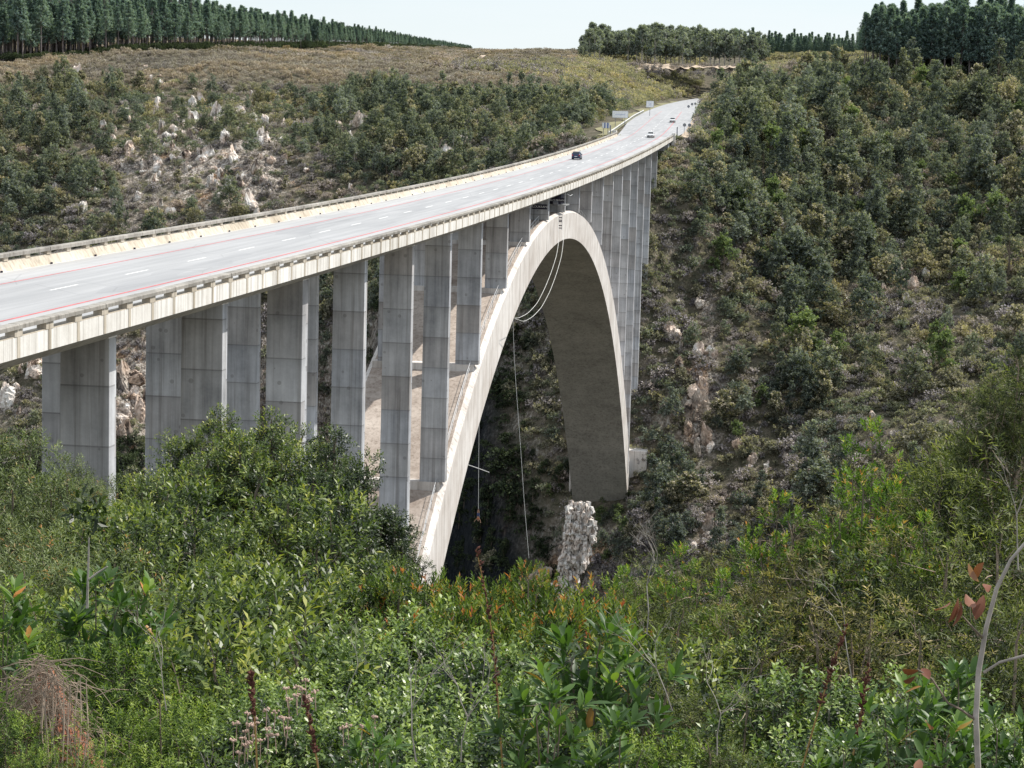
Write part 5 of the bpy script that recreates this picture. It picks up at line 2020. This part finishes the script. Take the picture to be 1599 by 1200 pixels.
# ------------------------------------------------------------------ foreground growth
F_ = dict(
    mid=mat_leaf('shrub_leaf_green', [(0.0, (0.012, 0.022, 0.008)), (0.25, (0.025, 0.042, 0.014)), (0.42, (0.062, 0.098, 0.028)), (0.62, (0.125, 0.17, 0.046)), (0.8, (0.22, 0.265, 0.07)), (1.0, (0.36, 0.36, 0.09))], 0.30, 0.42, 0.5),
    greyg=mat_leaf('conebush_leaf', [(0.0, (0.02, 0.028, 0.012)), (0.22, (0.03, 0.042, 0.018)), (0.42, (0.095, 0.128, 0.054)), (0.65, (0.175, 0.215, 0.105)), (0.85, (0.28, 0.31, 0.17)), (1.0, (0.45, 0.22, 0.09))], 0.28, 0.55, 0.3),
    darkg=mat_leaf('dark_glossy_leaf', [(0.0, (0.008, 0.016, 0.007)), (0.4, (0.026, 0.043, 0.016)), (0.7, (0.07, 0.10, 0.032)), (1.0, (0.20, 0.25, 0.07))], 0.25, 0.4, 0.5),
    tip=mat_leaf('orange_tipped_leaf', [(0.0, (0.012, 0.022, 0.008)), (0.35, (0.055, 0.095, 0.022)), (0.62, (0.13, 0.185, 0.04)), (0.78, (0.27, 0.27, 0.05)), (0.90, (0.40, 0.17, 0.06)), (1.0, (0.34, 0.08, 0.045))], 0.35, 0.5, 0.3, rnd=0.08, bright=1.3),
    glossy=mat_leaf('small_glossy_leaf', [(0.0, (0.014, 0.028, 0.010)), (0.24, (0.018, 0.034, 0.011)), (0.42, (0.058, 0.10, 0.028)), (0.66, (0.15, 0.22, 0.06)), (1.0, (0.32, 0.39, 0.13))], 0.26, 0.38, 0.5, rnd=0.1),
    feather=mat_leaf('feathery_ochre_leaf', [(0.0, (0.014, 0.016, 0.008)), (0.25, (0.05, 0.052, 0.024)), (0.45, (0.115, 0.115, 0.052)), (0.68, (0.21, 0.19, 0.095)), (1.0, (0.42, 0.345, 0.19))], 0.32, 0.65, 0.2, bright=1.3),
    fern=mat_leaf('bright_feathery_leaf', [(0.0, (0.02, 0.04, 0.012)), (0.22, (0.02, 0.038, 0.010)), (0.42, (0.07, 0.118, 0.028)), (0.68, (0.165, 0.235, 0.055)), (1.0, (0.34, 0.41, 0.11))], 0.4, 0.5, 0.3),
    olive=mat_leaf('olive_feathery_leaf', [(0.0, (0.02, 0.028, 0.012)), (0.24, (0.03, 0.042, 0.016)), (0.42, (0.07, 0.092, 0.034)), (0.7, (0.15, 0.175, 0.06)), (1.0, (0.29, 0.31, 0.11))], 0.35, 0.55, 0.3),
    broad=mat_leaf('broad_leaf', [(0.0, (0.035, 0.07, 0.02)), (0.4, (0.05, 0.10, 0.025)), (0.7, (0.09, 0.165, 0.038)), (0.86, (0.20, 0.28, 0.06)), (0.93, (0.50, 0.20, 0.06)), (1.0, (0.50, 0.10, 0.05))], 0.35, 0.42, 0.4, rnd=0.04),
    lime=mat_leaf('lime_leaf', [(0.0, (0.03, 0.06, 0.012)), (0.4, (0.095, 0.17, 0.03)), (0.75, (0.18, 0.27, 0.045)), (0.9, (0.36, 0.35, 0.07)), (1.0, (0.42, 0.18, 0.08))], 0.4, 0.5, 0.3, rnd=0.06),
)


def shrub_kits():
    K = {}
    r = np.random.default_rng(42)
    # name: list of (foliage, stem, H)
    K['leafy_shrub'] = []
    for sd in (1, 2, 3):
        lb = lobes_round(3.2, 1.5, 16, r, 0.15, 0.30)
        K['leafy_shrub'].append(kit('leafy_shrub', lb, 860, dict(nl=9, tl=0.24, L=0.105, Wd=0.036, up=0.35, spread=0.9), F_['mid'], M['bark'], 10 + sd, 3.2, 0.6, 0.5, 0.04, 70) + (3.2,))
    K['grey_shrub'] = []
    for sd in (1, 2):
        lb = lobes_round(3.0, 1.6, 18, r, 0.15, 0.28)
        K['grey_shrub'].append(kit('grey_shrub', lb, 1700, dict(nl=10, tl=0.20, L=0.085, Wd=0.018, up=0.55, spread=0.95, tip=0.015), F_['greyg'], M['bark'], 20 + sd, 3.0, 0.5, 0.5, 0.035, 60) + (3.0,))
    K['dark_tree'] = []
    for sd in (1, 2):
        lb = lobes_round(5.2, 1.9, 24, r, 0.25, 0.23)
        lb += [(0, 0, 4.9, 0.35, 0.4), (0.4, 0.2, 4.3, 0.5, 0.45)]
        K['dark_tree'].append(kit('dark_tree', lb, 1900, dict(nl=8, tl=0.22, L=0.10, Wd=0.042, up=0.3, spread=0.95), F_['darkg'], M['bark'], 30 + sd, 5.2, 0.7, 0.4, 0.07, 80, (0, 0, -2)) + (5.2,))
    K['light_tree'] = []
    for sd in (1, 2):
        lb = lobes_round(5.0, 2.0, 26, r, 0.2, 0.22)
        K['light_tree'].append(kit('light_tree', lb, 1900, dict(nl=8, tl=0.22, L=0.10, Wd=0.036, up=0.3, spread=0.95), F_['mid'], M['bark'], 36 + sd, 5.0, 0.7, 0.4, 0.06, 110, (0, 0, -2)) + (5.0,))
    K['orange_tip_shrub'] = []
    for sd in (1, 2):
        lb = lobes_round(2.2, 1.1, 16, r, 0.2, 0.26)
        K['orange_tip_shrub'].append(kit('orange_tip_shrub', lb, 620, dict(nl=16, tl=0.20, L=0.066, Wd=0.018, up=1.2, spread=0.6, tip=0.11), F_['tip'], M['bark'], 40 + sd, 2.2, 0.55, 0.6, 0.03, 40) + (2.2,))
    K['glossy_shrub'] = []
    for sd in (1, 2):
        lb = lobes_round(2.0, 1.1, 15, r, 0.2, 0.28)
        K['glossy_shrub'].append(kit('glossy_shrub', lb, 820, dict(nl=9, tl=0.15, L=0.062, Wd=0.030, up=0.4, spread=1.0), F_['glossy'], M['bark_pale'], 50 + sd, 2.0, 0.6, 0.5, 0.025, 70) + (2.0,))
    K['feathery_shrub'] = []
    for sd in (1, 2, 3):
        lb = lobes_round(3.0, 1.4, 18, r, 0.15, 0.27)
        K['feathery_shrub'].append(kit('feathery_shrub', lb, 950, dict(nl=18, tl=0.32, L=0.075, Wd=0.013, up=0.05, spread=0.9, droop=0.5), F_['feather'], M['twig_dry'], 60 + sd, 3.0, 0.75, 0.3, 0.03, 170) + (3.0,))
    K['feathery_green_shrub'] = []
    for sd in (1, 2):
        lb = lobes_round(3.4, 1.3, 20, r, 0.15, 0.26)
        K['feathery_green_shrub'].append(kit('feathery_green_shrub', lb, 950, dict(nl=16, tl=0.34, L=0.085, Wd=0.015, up=0.15, spread=0.85, droop=0.35), F_['olive'], M['twig_dry'], 70 + sd, 3.4, 0.75, 0.4, 0.03, 120) + (3.4,))
    K['fern_shrub'] = []
    for sd in (1, 2):
        lb = lobes_round(1.6, 0.75, 12, r, 0.2, 0.28)
        K['fern_shrub'].append(kit('fern_shrub', lb, 420, dict(nl=18, tl=0.20, L=0.050, Wd=0.014, up=0.5, spread=1.0), F_['fern'], M['bark'], 80 + sd, 1.6, 0.6, 0.5, 0.018, 40) + (1.6,))
    K['lime_shrub'] = []
    for sd in (1, 2):
        lb = [(0, 0, 2.0, 0.22, 0.35), (0.35, 0.1, 1.75, 0.2, 0.3), (-0.3, -0.1, 1.5, 0.25, 0.35), (0.1, 0.2, 1.2, 0.35, 0.35), (-0.15, 0.1, 0.9, 0.4, 0.4), (0.45, -0.1, 1.25, 0.22, 0.3), (-0.5, 0.1, 1.1, 0.25, 0.3)]
        K['lime_shrub'].append(kit('lime_shrub', lb, 130, dict(nl=12, tl=0.20, L=0.10, Wd=0.032, up=1.4, spread=0.7, tip=0.22), F_['lime'], M['bark'], 90 + sd, 2.2, 0.6, 0.6, 0.025, 60) + (2.2,))
    K['broadleaf_shrub'] = []
    for sd in (1, 2):
        lb = [(0, 0, 0.95, 0.20, 0.18), (0.22, 0.05, 0.88, 0.16, 0.16), (-0.2, -0.05, 0.80, 0.18, 0.18), (0.05, 0.12, 0.62, 0.22, 0.2), (-0.1, -0.1, 0.42, 0.28, 0.2), (0.28, -0.08, 0.55, 0.18, 0.18)]
        K['broadleaf_shrub'].append(kit('broadleaf_shrub', lb, 19, dict(nl=9, tl=0.10, L=0.20, Wd=0.058, up=1.3, spread=0.85, big=True, tip=0.03), F_['broad'], M['bark'], 95 + sd, 1.15, 0.5, 0.5, 0.014, 20, (0, 0, -0.8)) + (1.15,))
    return K


KITS = shrub_kits()
LABELS = {
    'leafy_shrub': 'green narrow leaved shrub', 'grey_shrub': 'grey green fine leaved conebush', 'dark_tree': 'dark dense small tree', 'light_tree': 'light green small tree',
    'orange_tip_shrub': 'shrub with orange red shoot tips', 'glossy_shrub': 'small leaved glossy green bush', 'feathery_shrub': 'feathery ochre drooping bush',
    'feathery_green_shrub': 'feathery olive green bush', 'fern_shrub': 'bright green feathery young bush', 'lime_shrub': 'lime green shrub with upright yellow tipped shoots', 'broadleaf_shrub': 'broad leaved green shrub',
}


def plant(kind, px, py_top, D, s_=1.0, label=None, v=None, squash=1.0):
    kits = KITS[kind]
    fo, st, H = kits[random.randrange(len(kits)) if v is None else v]
    t = view(px, py_top, D)
    H = fo['top']
    h_ = H * s_ * squash
    e = empty(kind, (t[0], t[1], t[2] - h_), None, 'tree' if kind.endswith('tree') else 'shrub', None, rz=random.uniform(0, 6.28))
    e['label'] = label or ('%s %s' % (LABELS[kind], zone(px, py_top, D)))
    if not label:
        e['group'] = '%ss %s' % (LABELS[kind], zone(px, py_top, D))
    e.scale = (s_, s_, s_ * squash)
    link('stems', st, e)
    link('foliage', fo, e)
    return e


def zone(px, py, D):
    side = 'at lower left' if px < 420 else 'in the middle foreground' if px < 900 else 'at lower right'
    row = 'closest to the viewer' if D < 11 else 'in the second rank' if D < 19 else 'in the third rank' if D < 28 else 'at the back of the thicket'
    return side + ' ' + row


def jit(a):
    return random.uniform(-a, a)


# back rank: silhouettes against the bridge
for kind, px, py, D, s_, lab in [
    ('grey_shrub', -30, 690, 40, 1.5, None), ('grey_shrub', 45, 684, 40, 1.3, 'rounded grey green conebush at the far left under the first column'), ('grey_shrub', 105, 716, 38, 0.9, None), ('grey_shrub', 80, 745, 33, 1.1, None),
    ('grey_shrub', 20, 740, 32, 1.3, None), ('grey_shrub', 140, 752, 32, 0.55, None), ('leafy_shrub', 245, 748, 36, 0.55, None),
    ('light_tree', 345, 645, 33, 0.62, 'light green small tree with yellowish top in front of the second column'), ('light_tree', 425, 652, 32, 0.7, 'light green small tree in front of the third column'),
    ('leafy_shrub', 292, 690, 33, 0.75, None), ('light_tree', 470, 672, 34, 0.6, None), ('leafy_shrub', 262, 742, 30, 0.65, None), ('light_tree', 375, 690, 31, 0.8, None), ('light_tree', 320, 715, 31, 0.7, None), ('light_tree', 440, 710, 31, 0.8, None),
    ('dark_tree', 522, 674, 31, 0.6, 'dark dense small tree in front of the fourth and fifth columns'), ('dark_tree', 555, 735, 30, 0.6, 'lower dark tree leaning right before the fifth column'), ('dark_tree', 598, 800, 30, 0.5, None), ('dark_tree', 628, 850, 29, 0.35, None), ('dark_tree', 530, 750, 28, 0.7, None), ('dark_tree', 575, 850, 27, 0.5, None), ('dark_tree', 500, 800, 27, 0.7, None),
    ('dark_tree', 490, 740, 29, 0.7, None), ('light_tree', 400, 740, 28, 0.8, None), ('leafy_shrub', 450, 760, 25, 1.0, None), ('leafy_shrub', 300, 760, 25, 1.0, None), ('leafy_shrub', 205, 800, 25, 0.9, None), ('leafy_shrub', 150, 790, 26, 0.8, None),
]:
    plant(kind, px, py, D, s_, lab)
for px in range(-20, 700, 75):
    plant('leafy_shrub' if px > 150 else 'grey_shrub', px + jit(25), 822 + jit(20) + max(0, px - 480) * 0.5, 24 + jit(1.5), random.uniform(0.6, 0.95) if px < 520 else 0.5)
for px in range(-20, 640, 70):
    plant('grey_shrub' if px < 220 else 'leafy_shrub', px + jit(25), 878 + jit(20) + max(0, px - 520) * 0.3, 20.5 + jit(1.5), random.uniform(0.6, 0.9) if px < 560 else 0.45)
# middle: orange tipped rank in front of the gorge
for px in range(590, 1010, 42):
    top = np.interp(px, [590, 640, 690, 760, 830, 900, 960, 1010], [925, 905, 915, 905, 915, 950, 960, 950])
    plant('orange_tip_shrub', px + jit(14), top + jit(12), 19.5 + jit(1), random.uniform(0.9, 1.1))
plant('orange_tip_shrub', 826, 880, 18.5, 0.5, 'single upright orange tipped shoot reaching above the thicket by the rope')
for px in range(540, 1000, 55):
    plant('orange_tip_shrub' if px > 700 else 'glossy_shrub', px + jit(18), 962 + jit(14), 16 + jit(1), random.uniform(0.85, 1.1))
# right side
for px, py, D, kind, s_ in [
    (960, 905, 30, 'leafy_shrub', 0.8), (1010, 880, 30, 'feathery_green_shrub', 0.8), (1050, 865, 28, 'feathery_green_shrub', 0.8), (1000, 930, 24, 'feathery_green_shrub', 0.8), (1090, 900, 24, 'feathery_green_shrub', 0.9), (1130, 890, 25, 'feathery_green_shrub', 0.9),
    (1180, 880, 24, 'feathery_green_shrub', 1.0), (1240, 800, 23, 'feathery_shrub', 1.0), (1300, 805, 22, 'feathery_green_shrub', 0.9), (1365, 770, 22, 'feathery_shrub', 1.05), (1420, 790, 22, 'feathery_shrub', 1.0),
    (1500, 735, 22, 'feathery_green_shrub', 0.9), (1575, 640, 23, 'feathery_green_shrub', 1.1), (1620, 590, 23, 'feathery_green_shrub', 1.2), (1592, 552, 20, 'feathery_green_shrub', 0.5), (1548, 590, 20, 'feathery_green_shrub', 0.35), (1470, 740, 20, 'feathery_green_shrub', 0.9), (1540, 690, 20, 'feathery_green_shrub', 1.0), (1590, 700, 19, 'feathery_green_shrub', 1.0),
    (1200, 930, 19, 'feathery_shrub', 0.9), (1270, 880, 18, 'feathery_shrub', 0.9), (1340, 860, 18, 'leafy_shrub', 0.7), (1410, 850, 18, 'feathery_shrub', 0.95), (1480, 850, 17, 'feathery_green_shrub', 0.85), (1560, 850, 17, 'feathery_green_shrub', 0.9), (1140, 960, 18, 'feathery_green_shrub', 0.8), (1060, 950, 18, 'feathery_green_shrub', 0.8),
    (1100, 1000, 14, 'leafy_shrub', 0.5), (1190, 1000, 14, 'feathery_green_shrub', 0.65), (1280, 960, 14, 'feathery_shrub', 0.75), (1360, 950, 14, 'feathery_shrub', 0.8), (1440, 970, 13.5, 'feathery_green_shrub', 0.65), (1530, 960, 13.5, 'feathery_green_shrub', 0.7), (1590, 960, 13, 'feathery_green_shrub', 0.7), (1040, 1010, 14, 'feathery_green_shrub', 0.55),
]:
    plant(kind, px, py, D, s_)
plant('lime_shrub', 1365, 655, 21, 0.62, 'lime green shoot with two forks standing highest at right')
plant('lime_shrub', 1350, 735, 20, 0.7, 'lime green tipped shrub just below the highest forked shoot')
plant('lime_shrub', 1215, 768, 22, 0.6, 'lime green shrub at the left edge of the ochre bushes')
plant('lime_shrub', 1395, 815, 19, 0.6)
plant('lime_shrub', 1060, 850, 27, 0.6, 'small lime shrub in front of the lower right slope')
plant('lime_shrub', 975, 885, 24, 0.55, 'small lime shrub below the rock pinnacle')
plant('lime_shrub', 1130, 890, 20, 0.5)
plant('lime_shrub', 1445, 800, 18, 0.45)
# front rank
for px in range(-10, 520, 62):
    plant(random.choice(['fern_shrub', 'leafy_shrub', 'fern_shrub']) if px < 260 else 'leafy_shrub', px + jit(20), 925 + jit(25), 15.5 + jit(1), random.uniform(0.7, 0.9))
for px in range(-10, 480, 60):
    plant('fern_shrub' if random.random() < 0.6 else 'leafy_shrub', px + jit(20), 985 + jit(25), 12.5 + jit(0.8), random.uniform(0.65, 0.8))
for px in range(470, 1000, 62):
    plant('glossy_shrub' if px < 860 else 'leafy_shrub', px + jit(20), 1010 + jit(18), 12.8 + jit(0.7), random.uniform(0.7, 0.9))
for px in range(190, 1560, 70):
    kind = 'fern_shrub' if px < 420 else 'glossy_shrub' if px < 860 else 'feathery_green_shrub' if px < 1180 else 'glossy_shrub'
    plant(kind, px + jit(22), 1075 + jit(22), 10.3 + jit(0.5), random.uniform(0.5, 0.65) if kind != 'feathery_green_shrub' else 0.35)
for px in range(330, 1640, 80):
    kind = 'fern_shrub' if px < 420 else 'glossy_shrub' if px < 900 else random.choice(['feathery_green_shrub', 'fern_shrub']) if px < 1180 else 'glossy_shrub'
    plant(kind, px + jit(25), 1145 + jit(20), 8.6 + jit(0.4), random.uniform(0.42, 0.55) if kind != 'feathery_green_shrub' else 0.28)
for px, py, D, s_ in ((-5, 930, 11.0, 0.75), (10, 1010, 9.5, 0.6), (30, 1090, 9.0, 0.5), (250, 1060, 9.2, 0.5), (185, 1010, 10.5, 0.7), (8, 1120, 7.9, 0.42), (165, 1120, 7.9, 0.42), (130, 1165, 7.4, 0.30), (40, 1170, 7.3, 0.26)):
    plant('fern_shrub', px, py, D, s_)
# broad leaved plants picked out in the photograph
plant('broadleaf_shrub', 935, 962, 8.8, 0.62, 'broad leaved shrub with long dark green leaves in the middle foreground', 0)
plant('broadleaf_shrub', 985, 985, 8.9, 0.55, 'second clump of the broad leaved shrub just right of the first', 1)
plant('broadleaf_shrub', 150, 885, 11.5, 0.65, 'bright broad leaved shrub with a red young leaf at left', 0)
plant('broadleaf_shrub', 215, 905, 11.6, 0.65, 'bright broad leaved shrub beside the grey bare stem', 1)
plant('broadleaf_shrub', 5, 905, 10.5, 0.6, 'broad leaved shrub cut by the left edge of the picture', 1)
plant('broadleaf_shrub', 860, 1040, 8.0, 0.5, 'red tipped broad leaved shrub at the bottom centre', 1)
plant('broadleaf_shrub', 970, 1105, 7.0, 0.42, 'pale green broad leaved shoot at the bottom centre', 0)
plant('broadleaf_shrub', 585, 1130, 7.2, 0.30, 'single bright green shoot rising from the bottom edge', 1)
plant('broadleaf_shrub', 1320, 1140, 7.2, 0.35, 'broad leaved rosette at the bottom right of centre', 0)
plant('broadleaf_shrub', 1420, 1050, 8.2, 0.45, 'bright broad leaved bush below the dead leaves', 1)
plant('broadleaf_shrub', 1500, 1030, 8.6, 0.5, 'bright broad leaved bush left of the bare branch', 0)
plant('broadleaf_shrub', 1480, 1110, 7.5, 0.42, None, 1)
plant('broadleaf_shrub', 1560, 1100, 7.8, 0.42, None, 0)

# bare branch with withered leaves at right
br = empty('bare_branch', tuple(view(1528, 1215, 5.2)), 'grey bare branch with withered brown leaves at the right edge', 'branch')
bo = np.array(br.location)


def brp(pix, D=5.2):
    return [view(x, y, D + dd) - bo for x, y, dd in pix]


MB().tube(brp([(1528, 1215, 0), (1524, 1120, 0), (1528, 1050, 0.02), (1540, 980, 0.03), (1556, 920, 0.04), (1578, 875, 0.05), (1612, 835, 0.06)]), [0.0078, 0.0074, 0.0072, 0.006, 0.0056, 0.0044, 0.004], 8).build('stem', M['bark_pale'], br)
MB().tube(brp([(1537, 1050, 0.02), (1560, 1035, 0.0), (1600, 1024, -0.02), (1640, 1020, -0.03)]), [0.0042, 0.0038, 0.0034, 0.003], 6).build('side_branch', M['bark_pale'], br)
MB().tube(brp([(1536, 998, 0.03), (1520, 982, 0.0), (1503, 963, -0.02)]), [0.004, 0.0035, 0.0025], 5).build('side_branch', M['bark'], br)
MB().tube(brp([(1524, 1125, 0), (1500, 1108, -0.02), (1480, 1098, -0.03), (1455, 1060, -0.04), (1432, 1045, -0.05)]), [0.004, 0.0035, 0.003, 0.0028, 0.002], 5).build('side_branch', M['bark'], br)
m_dead = mat_leaf('withered_leaf', [(0.0, (0.10, 0.035, 0.022)), (0.5, (0.20, 0.08, 0.05)), (1.0, (0.38, 0.22, 0.15))], 0.25, 0.6, 0.3)
rng = np.random.default_rng(8)
for (x, y, dx, dy) in ((1512, 880, 6, 22), (1522, 905, 4, -18), (1496, 934, -4, 30), (1484, 940, -16, 16), (1508, 928, 10, 22), (1500, 940, -2, 34), (1536, 930, -8, 26), (1524, 940, -8, 22), (1548, 915, -14, 6), (1434, 1048, -16, 4), (1430, 1056, -10, 10), (1440, 1044, 8, 8), (1446, 1125, 4, 12), (1436, 1186, -3, 14)):
    a = view(x, y, 5.18) - bo
    b_ = view(x + dx, y + dy, 5.14) - bo
    dn = unit((b_ - a)[None])
    V, F, per = leaf_big(a[None], dn, unit(rng.normal(size=(1, 3)) + (0, -1, 0.3)), max(0.05, np.linalg.norm(b_ - a) * 1.25), 0.026, 0.25)
    link('withered_leaf', mesh_np('withered_leaf', V, [F], m_dead, np.full(len(F), rng.random())), br)


# seed spikes on tall stems
def spike(pix, D, label, head=0.35):
    P_ = np.array([view(x, y, D) for x, y in pix])
    e = empty('restio_spike', tuple(P_[0]), label, 'plant')
    Q = P_ - P_[0]
    MB().tube(Q, np.linspace(0.004, 0.002, len(Q)), 5).build('stalk', M['spike_stem'], e)
    m_ = MB()
    L_ = Q[-1] - Q[-2]
    for i in range(60):
        f = 1 - head * random.random()
        p = np.array([np.interp(f, np.linspace(0, 1, len(Q)), Q[:, c]) for c in range(3)])
        dv = np.array([jit(1), jit(1), random.uniform(0.2, 1.2)])
        dv = dv / np.linalg.norm(dv) * random.uniform(0.010, 0.026)
        m_.tube([p, p + dv * 0.5, p + dv], [0.003, 0.0055, 0.0015], 5)
    m_.build('seed_heads', M['spike'], e)


spike([(786, 1215), (778, 1100), (770, 1000), (757, 920), (744, 858)], 8.0, 'tall dark brown seed spike rising before the gorge', 0.75)
spike([(402, 1215), (400, 1160), (396, 1100), (391, 1050)], 6.5, 'brown spike left of the pink flower heads', 0.5)
spike([(500, 1215), (488, 1150), (474, 1085)], 6.5, 'leaning brown spike among the pink flower heads', 0.7)
spike([(1248, 1215), (1275, 1120), (1300, 1040), (1324, 975)], 7.5, 'leaning rusty spike at lower right, left of the pair', 0.6)
spike([(1330, 1190), (1345, 1110), (1357, 1040)], 7.5, 'dark rusty spike at lower right, right of the pair', 0.8)

# bare pale stem at left
bs_ = empty('dead_sapling', tuple(view(136, 945, 11.2)), 'pale bare forked stem standing in the bushes at left', 'stem')
o0 = np.array(bs_.location)
MB().tube([view(*a, 11.2) - o0 for a in ((136, 950), (137, 915), (138, 880), (139, 840))], [0.008, 0.007, 0.006, 0.004], 6).build('stem', M['bark_pale'], bs_)
MB().tube([view(*a, 11.2) - o0 for a in ((139, 905), (152, 895), (168, 885))], [0.007, 0.006, 0.004], 5).build('fork', M['bark_pale'], bs_)
kf = np.random.default_rng(3)
Pq = np.array([view(138, 800, 11.2) - o0] * 16) + kf.normal(size=(16, 3)) * 0.035
V, F, t = twig_leaves(Pq, rand_unit(16, kf), kf, 5, 0.10, 0.075, 0.026, up=0.4, spread=1.0)
link('leaf_tuft', mesh_np('leaf_tuft', V, [F], F_['darkg'], t), bs_)

# red soil bank with a heap of dead twigs
sb_ = []
nr_, nc_ = 26, 22
for i_ in range(nr_):
    py = 1048 + i_ * 8.5
    hw = 10 + (py - 1048) * 0.42
    cx = 72 + (py - 1048) * 0.12
    for j_ in range(nc_):
        f_ = j_ / (nc_ - 1) * 2 - 1
        D = 8.7 - (py - 1048) * 0.004 + abs(f_) ** 3 * 0.5
        sb_.append(view(cx + f_ * hw, py, D + jit(0.03)) + np.array([jit(0.02), 0, jit(0.02)]))
F = [(r_ * nc_ + c, r_ * nc_ + c + 1, (r_ + 1) * nc_ + c + 1, (r_ + 1) * nc_ + c) for r_ in range(nr_ - 1) for c in range(nc_ - 1)]
soil = link('soil_bank', MB().add(sb_, F).mesh('soil_bank', M['redsoil']))
tag(soil, kind='structure')
tw = empty('dead_twig_heap', tuple(view(70, 1100, 8.4)), 'heap of dead brown twigs lying over the red soil at lower left', 'twigs')
m_ = MB()
o0 = np.array(tw.location)
for i in range(620):
    px, py = random.gauss(72, 30), random.uniform(1030, 1180)
    w_ = (py - 1020) / 130
    px = 62 + (px - 72) * (0.35 + w_) + 16 * w_
    px += random.gauss(0, 9)
    p = view(px, py, 8.25 + jit(0.15)) - o0
    dv = np.array([random.gauss(0, 0.09), jit(0.06), -random.uniform(-0.03, 0.22)])
    m_.tube([p, p + dv * 0.5 + (jit(0.03), 0, 0.02), p + dv], [0.0022, 0.0019, 0.001], 4, cap=False)
for i in range(14):
    px = random.uniform(60, 135)
    a = view(px, random.uniform(1045, 1100), 8.1) - o0
    b_ = view(px + random.uniform(-15, 30), 1210, 7.9) - o0
    m_.tube([a, (a + b_) / 2 + (jit(0.02), 0, 0), b_], [0.002, 0.003, 0.0035], 5, cap=False)
m_.build('twigs', M['twig_dry'], tw)

# pink-white flower heads
fl_m = simple('dusty_pink_flower', (0.50, 0.36, 0.29), 0.8, var=0.25, scale=60)
fb = hill = None
fbush = empty('flowering_bush', tuple(view(420, 1180, 8.3)), 'low bush with clusters of dusty pink flower heads at the bottom edge', 'shrub')
fo, st, H = KITS['glossy_shrub'][0]
lf = link('foliage', fo, fbush)
lf.location = (0, 0, -0.62)
lf.scale = (0.45, 0.45, 0.45)
ls = link('stems', st, fbush)
ls.location = (0, 0, -0.62)
ls.scale = (0.45, 0.45, 0.45)
o0 = np.array(fbush.location)
for (cx, cy, n_, sx, sy) in ((385, 1155, 15, 30, 26), (425, 1115, 8, 26, 14), (475, 1083, 9, 16, 8), (590, 1135, 5, 26, 8)):
    for _ in range(n_):
        px, py = random.gauss(cx, sx), random.gauss(cy, sy)
        p = view(px, py, 7.9 + jit(0.15)) - o0
        m_ = MB()
        for _j in range(9):
            q_ = p + np.array([jit(0.014), jit(0.014), jit(0.005)])
            m_.lathe([(0.001, -0.004), (0.005, 0.0), (0.004, 0.004), (0.001, 0.006)], q_, 6)
        m_.tube([p + (0, 0, -0.002), p + (jit(0.01), 0.0, -0.08)], [0.0018, 0.0018], 4)
        m_.build('flower_head', fl_m, fbush)


# dead pale twigs scattered through the front rank
def twig_thing(px, py, D, sc_, label, seed):
    rr = random.Random(seed)
    e = empty('dead_twig', tuple(view(px, py, D)), label, 'twig', 'dead twigs among the front bushes')
    m_ = MB()

    def grow(p, dv, r_, dep):
        q_ = p + dv
        mid_ = (p + q_) / 2 + np.array([rr.uniform(-1, 1), rr.uniform(-1, 1), rr.uniform(-1, 1)]) * 0.06 * np.linalg.norm(dv)
        m_.tube([p, mid_, q_], [r_, r_ * 0.85, r_ * 0.7], 5, cap=False)
        if dep:
            for _ in range(rr.choice([2, 2, 3])):
                nd = dv / np.linalg.norm(dv) + np.array([rr.uniform(-1, 1), rr.uniform(-0.6, 0.6), rr.uniform(-0.4, 0.9)]) * 0.8
                grow(q_, nd / np.linalg.norm(nd) * np.linalg.norm(dv) * rr.uniform(0.5, 0.8), r_ * 0.62, dep - 1)
    grow(np.zeros(3), np.array([rr.uniform(-0.1, 0.1), 0, 0.22]) * sc_, 0.0035 * sc_, 4)
    m_.build('twigs', M['bark_pale'], e)


for i, (px, py, D, s_) in enumerate(((1010, 990, 10.5, 1.2), (650, 1190, 7.0, 0.9), (720, 1190, 7.2, 0.8), (1050, 1110, 8.2, 0.8), (1590, 890, 12, 1.5), (1330, 1060, 9, 0.9), (540, 1090, 9, 0.7), (260, 1110, 8.0, 0.8), (1120, 1180, 7.0, 0.7))):
    twig_thing(px, py, D, s_, ['pale forked dead twig right of the broad leaved shrub', 'pale dead twig at the bottom edge left of centre', 'pale dead twig at the bottom edge beside the tall spike', 'short dead twig below the broad leaved shrub', 'dead twig fan high at the right edge',
                                 'dead twig between the rusty spikes and the branch', 'small dead twig above the pink flowers', 'thin dead twig right of the soil bank', 'dead twig at the bottom right of centre'][i], 40 + i)
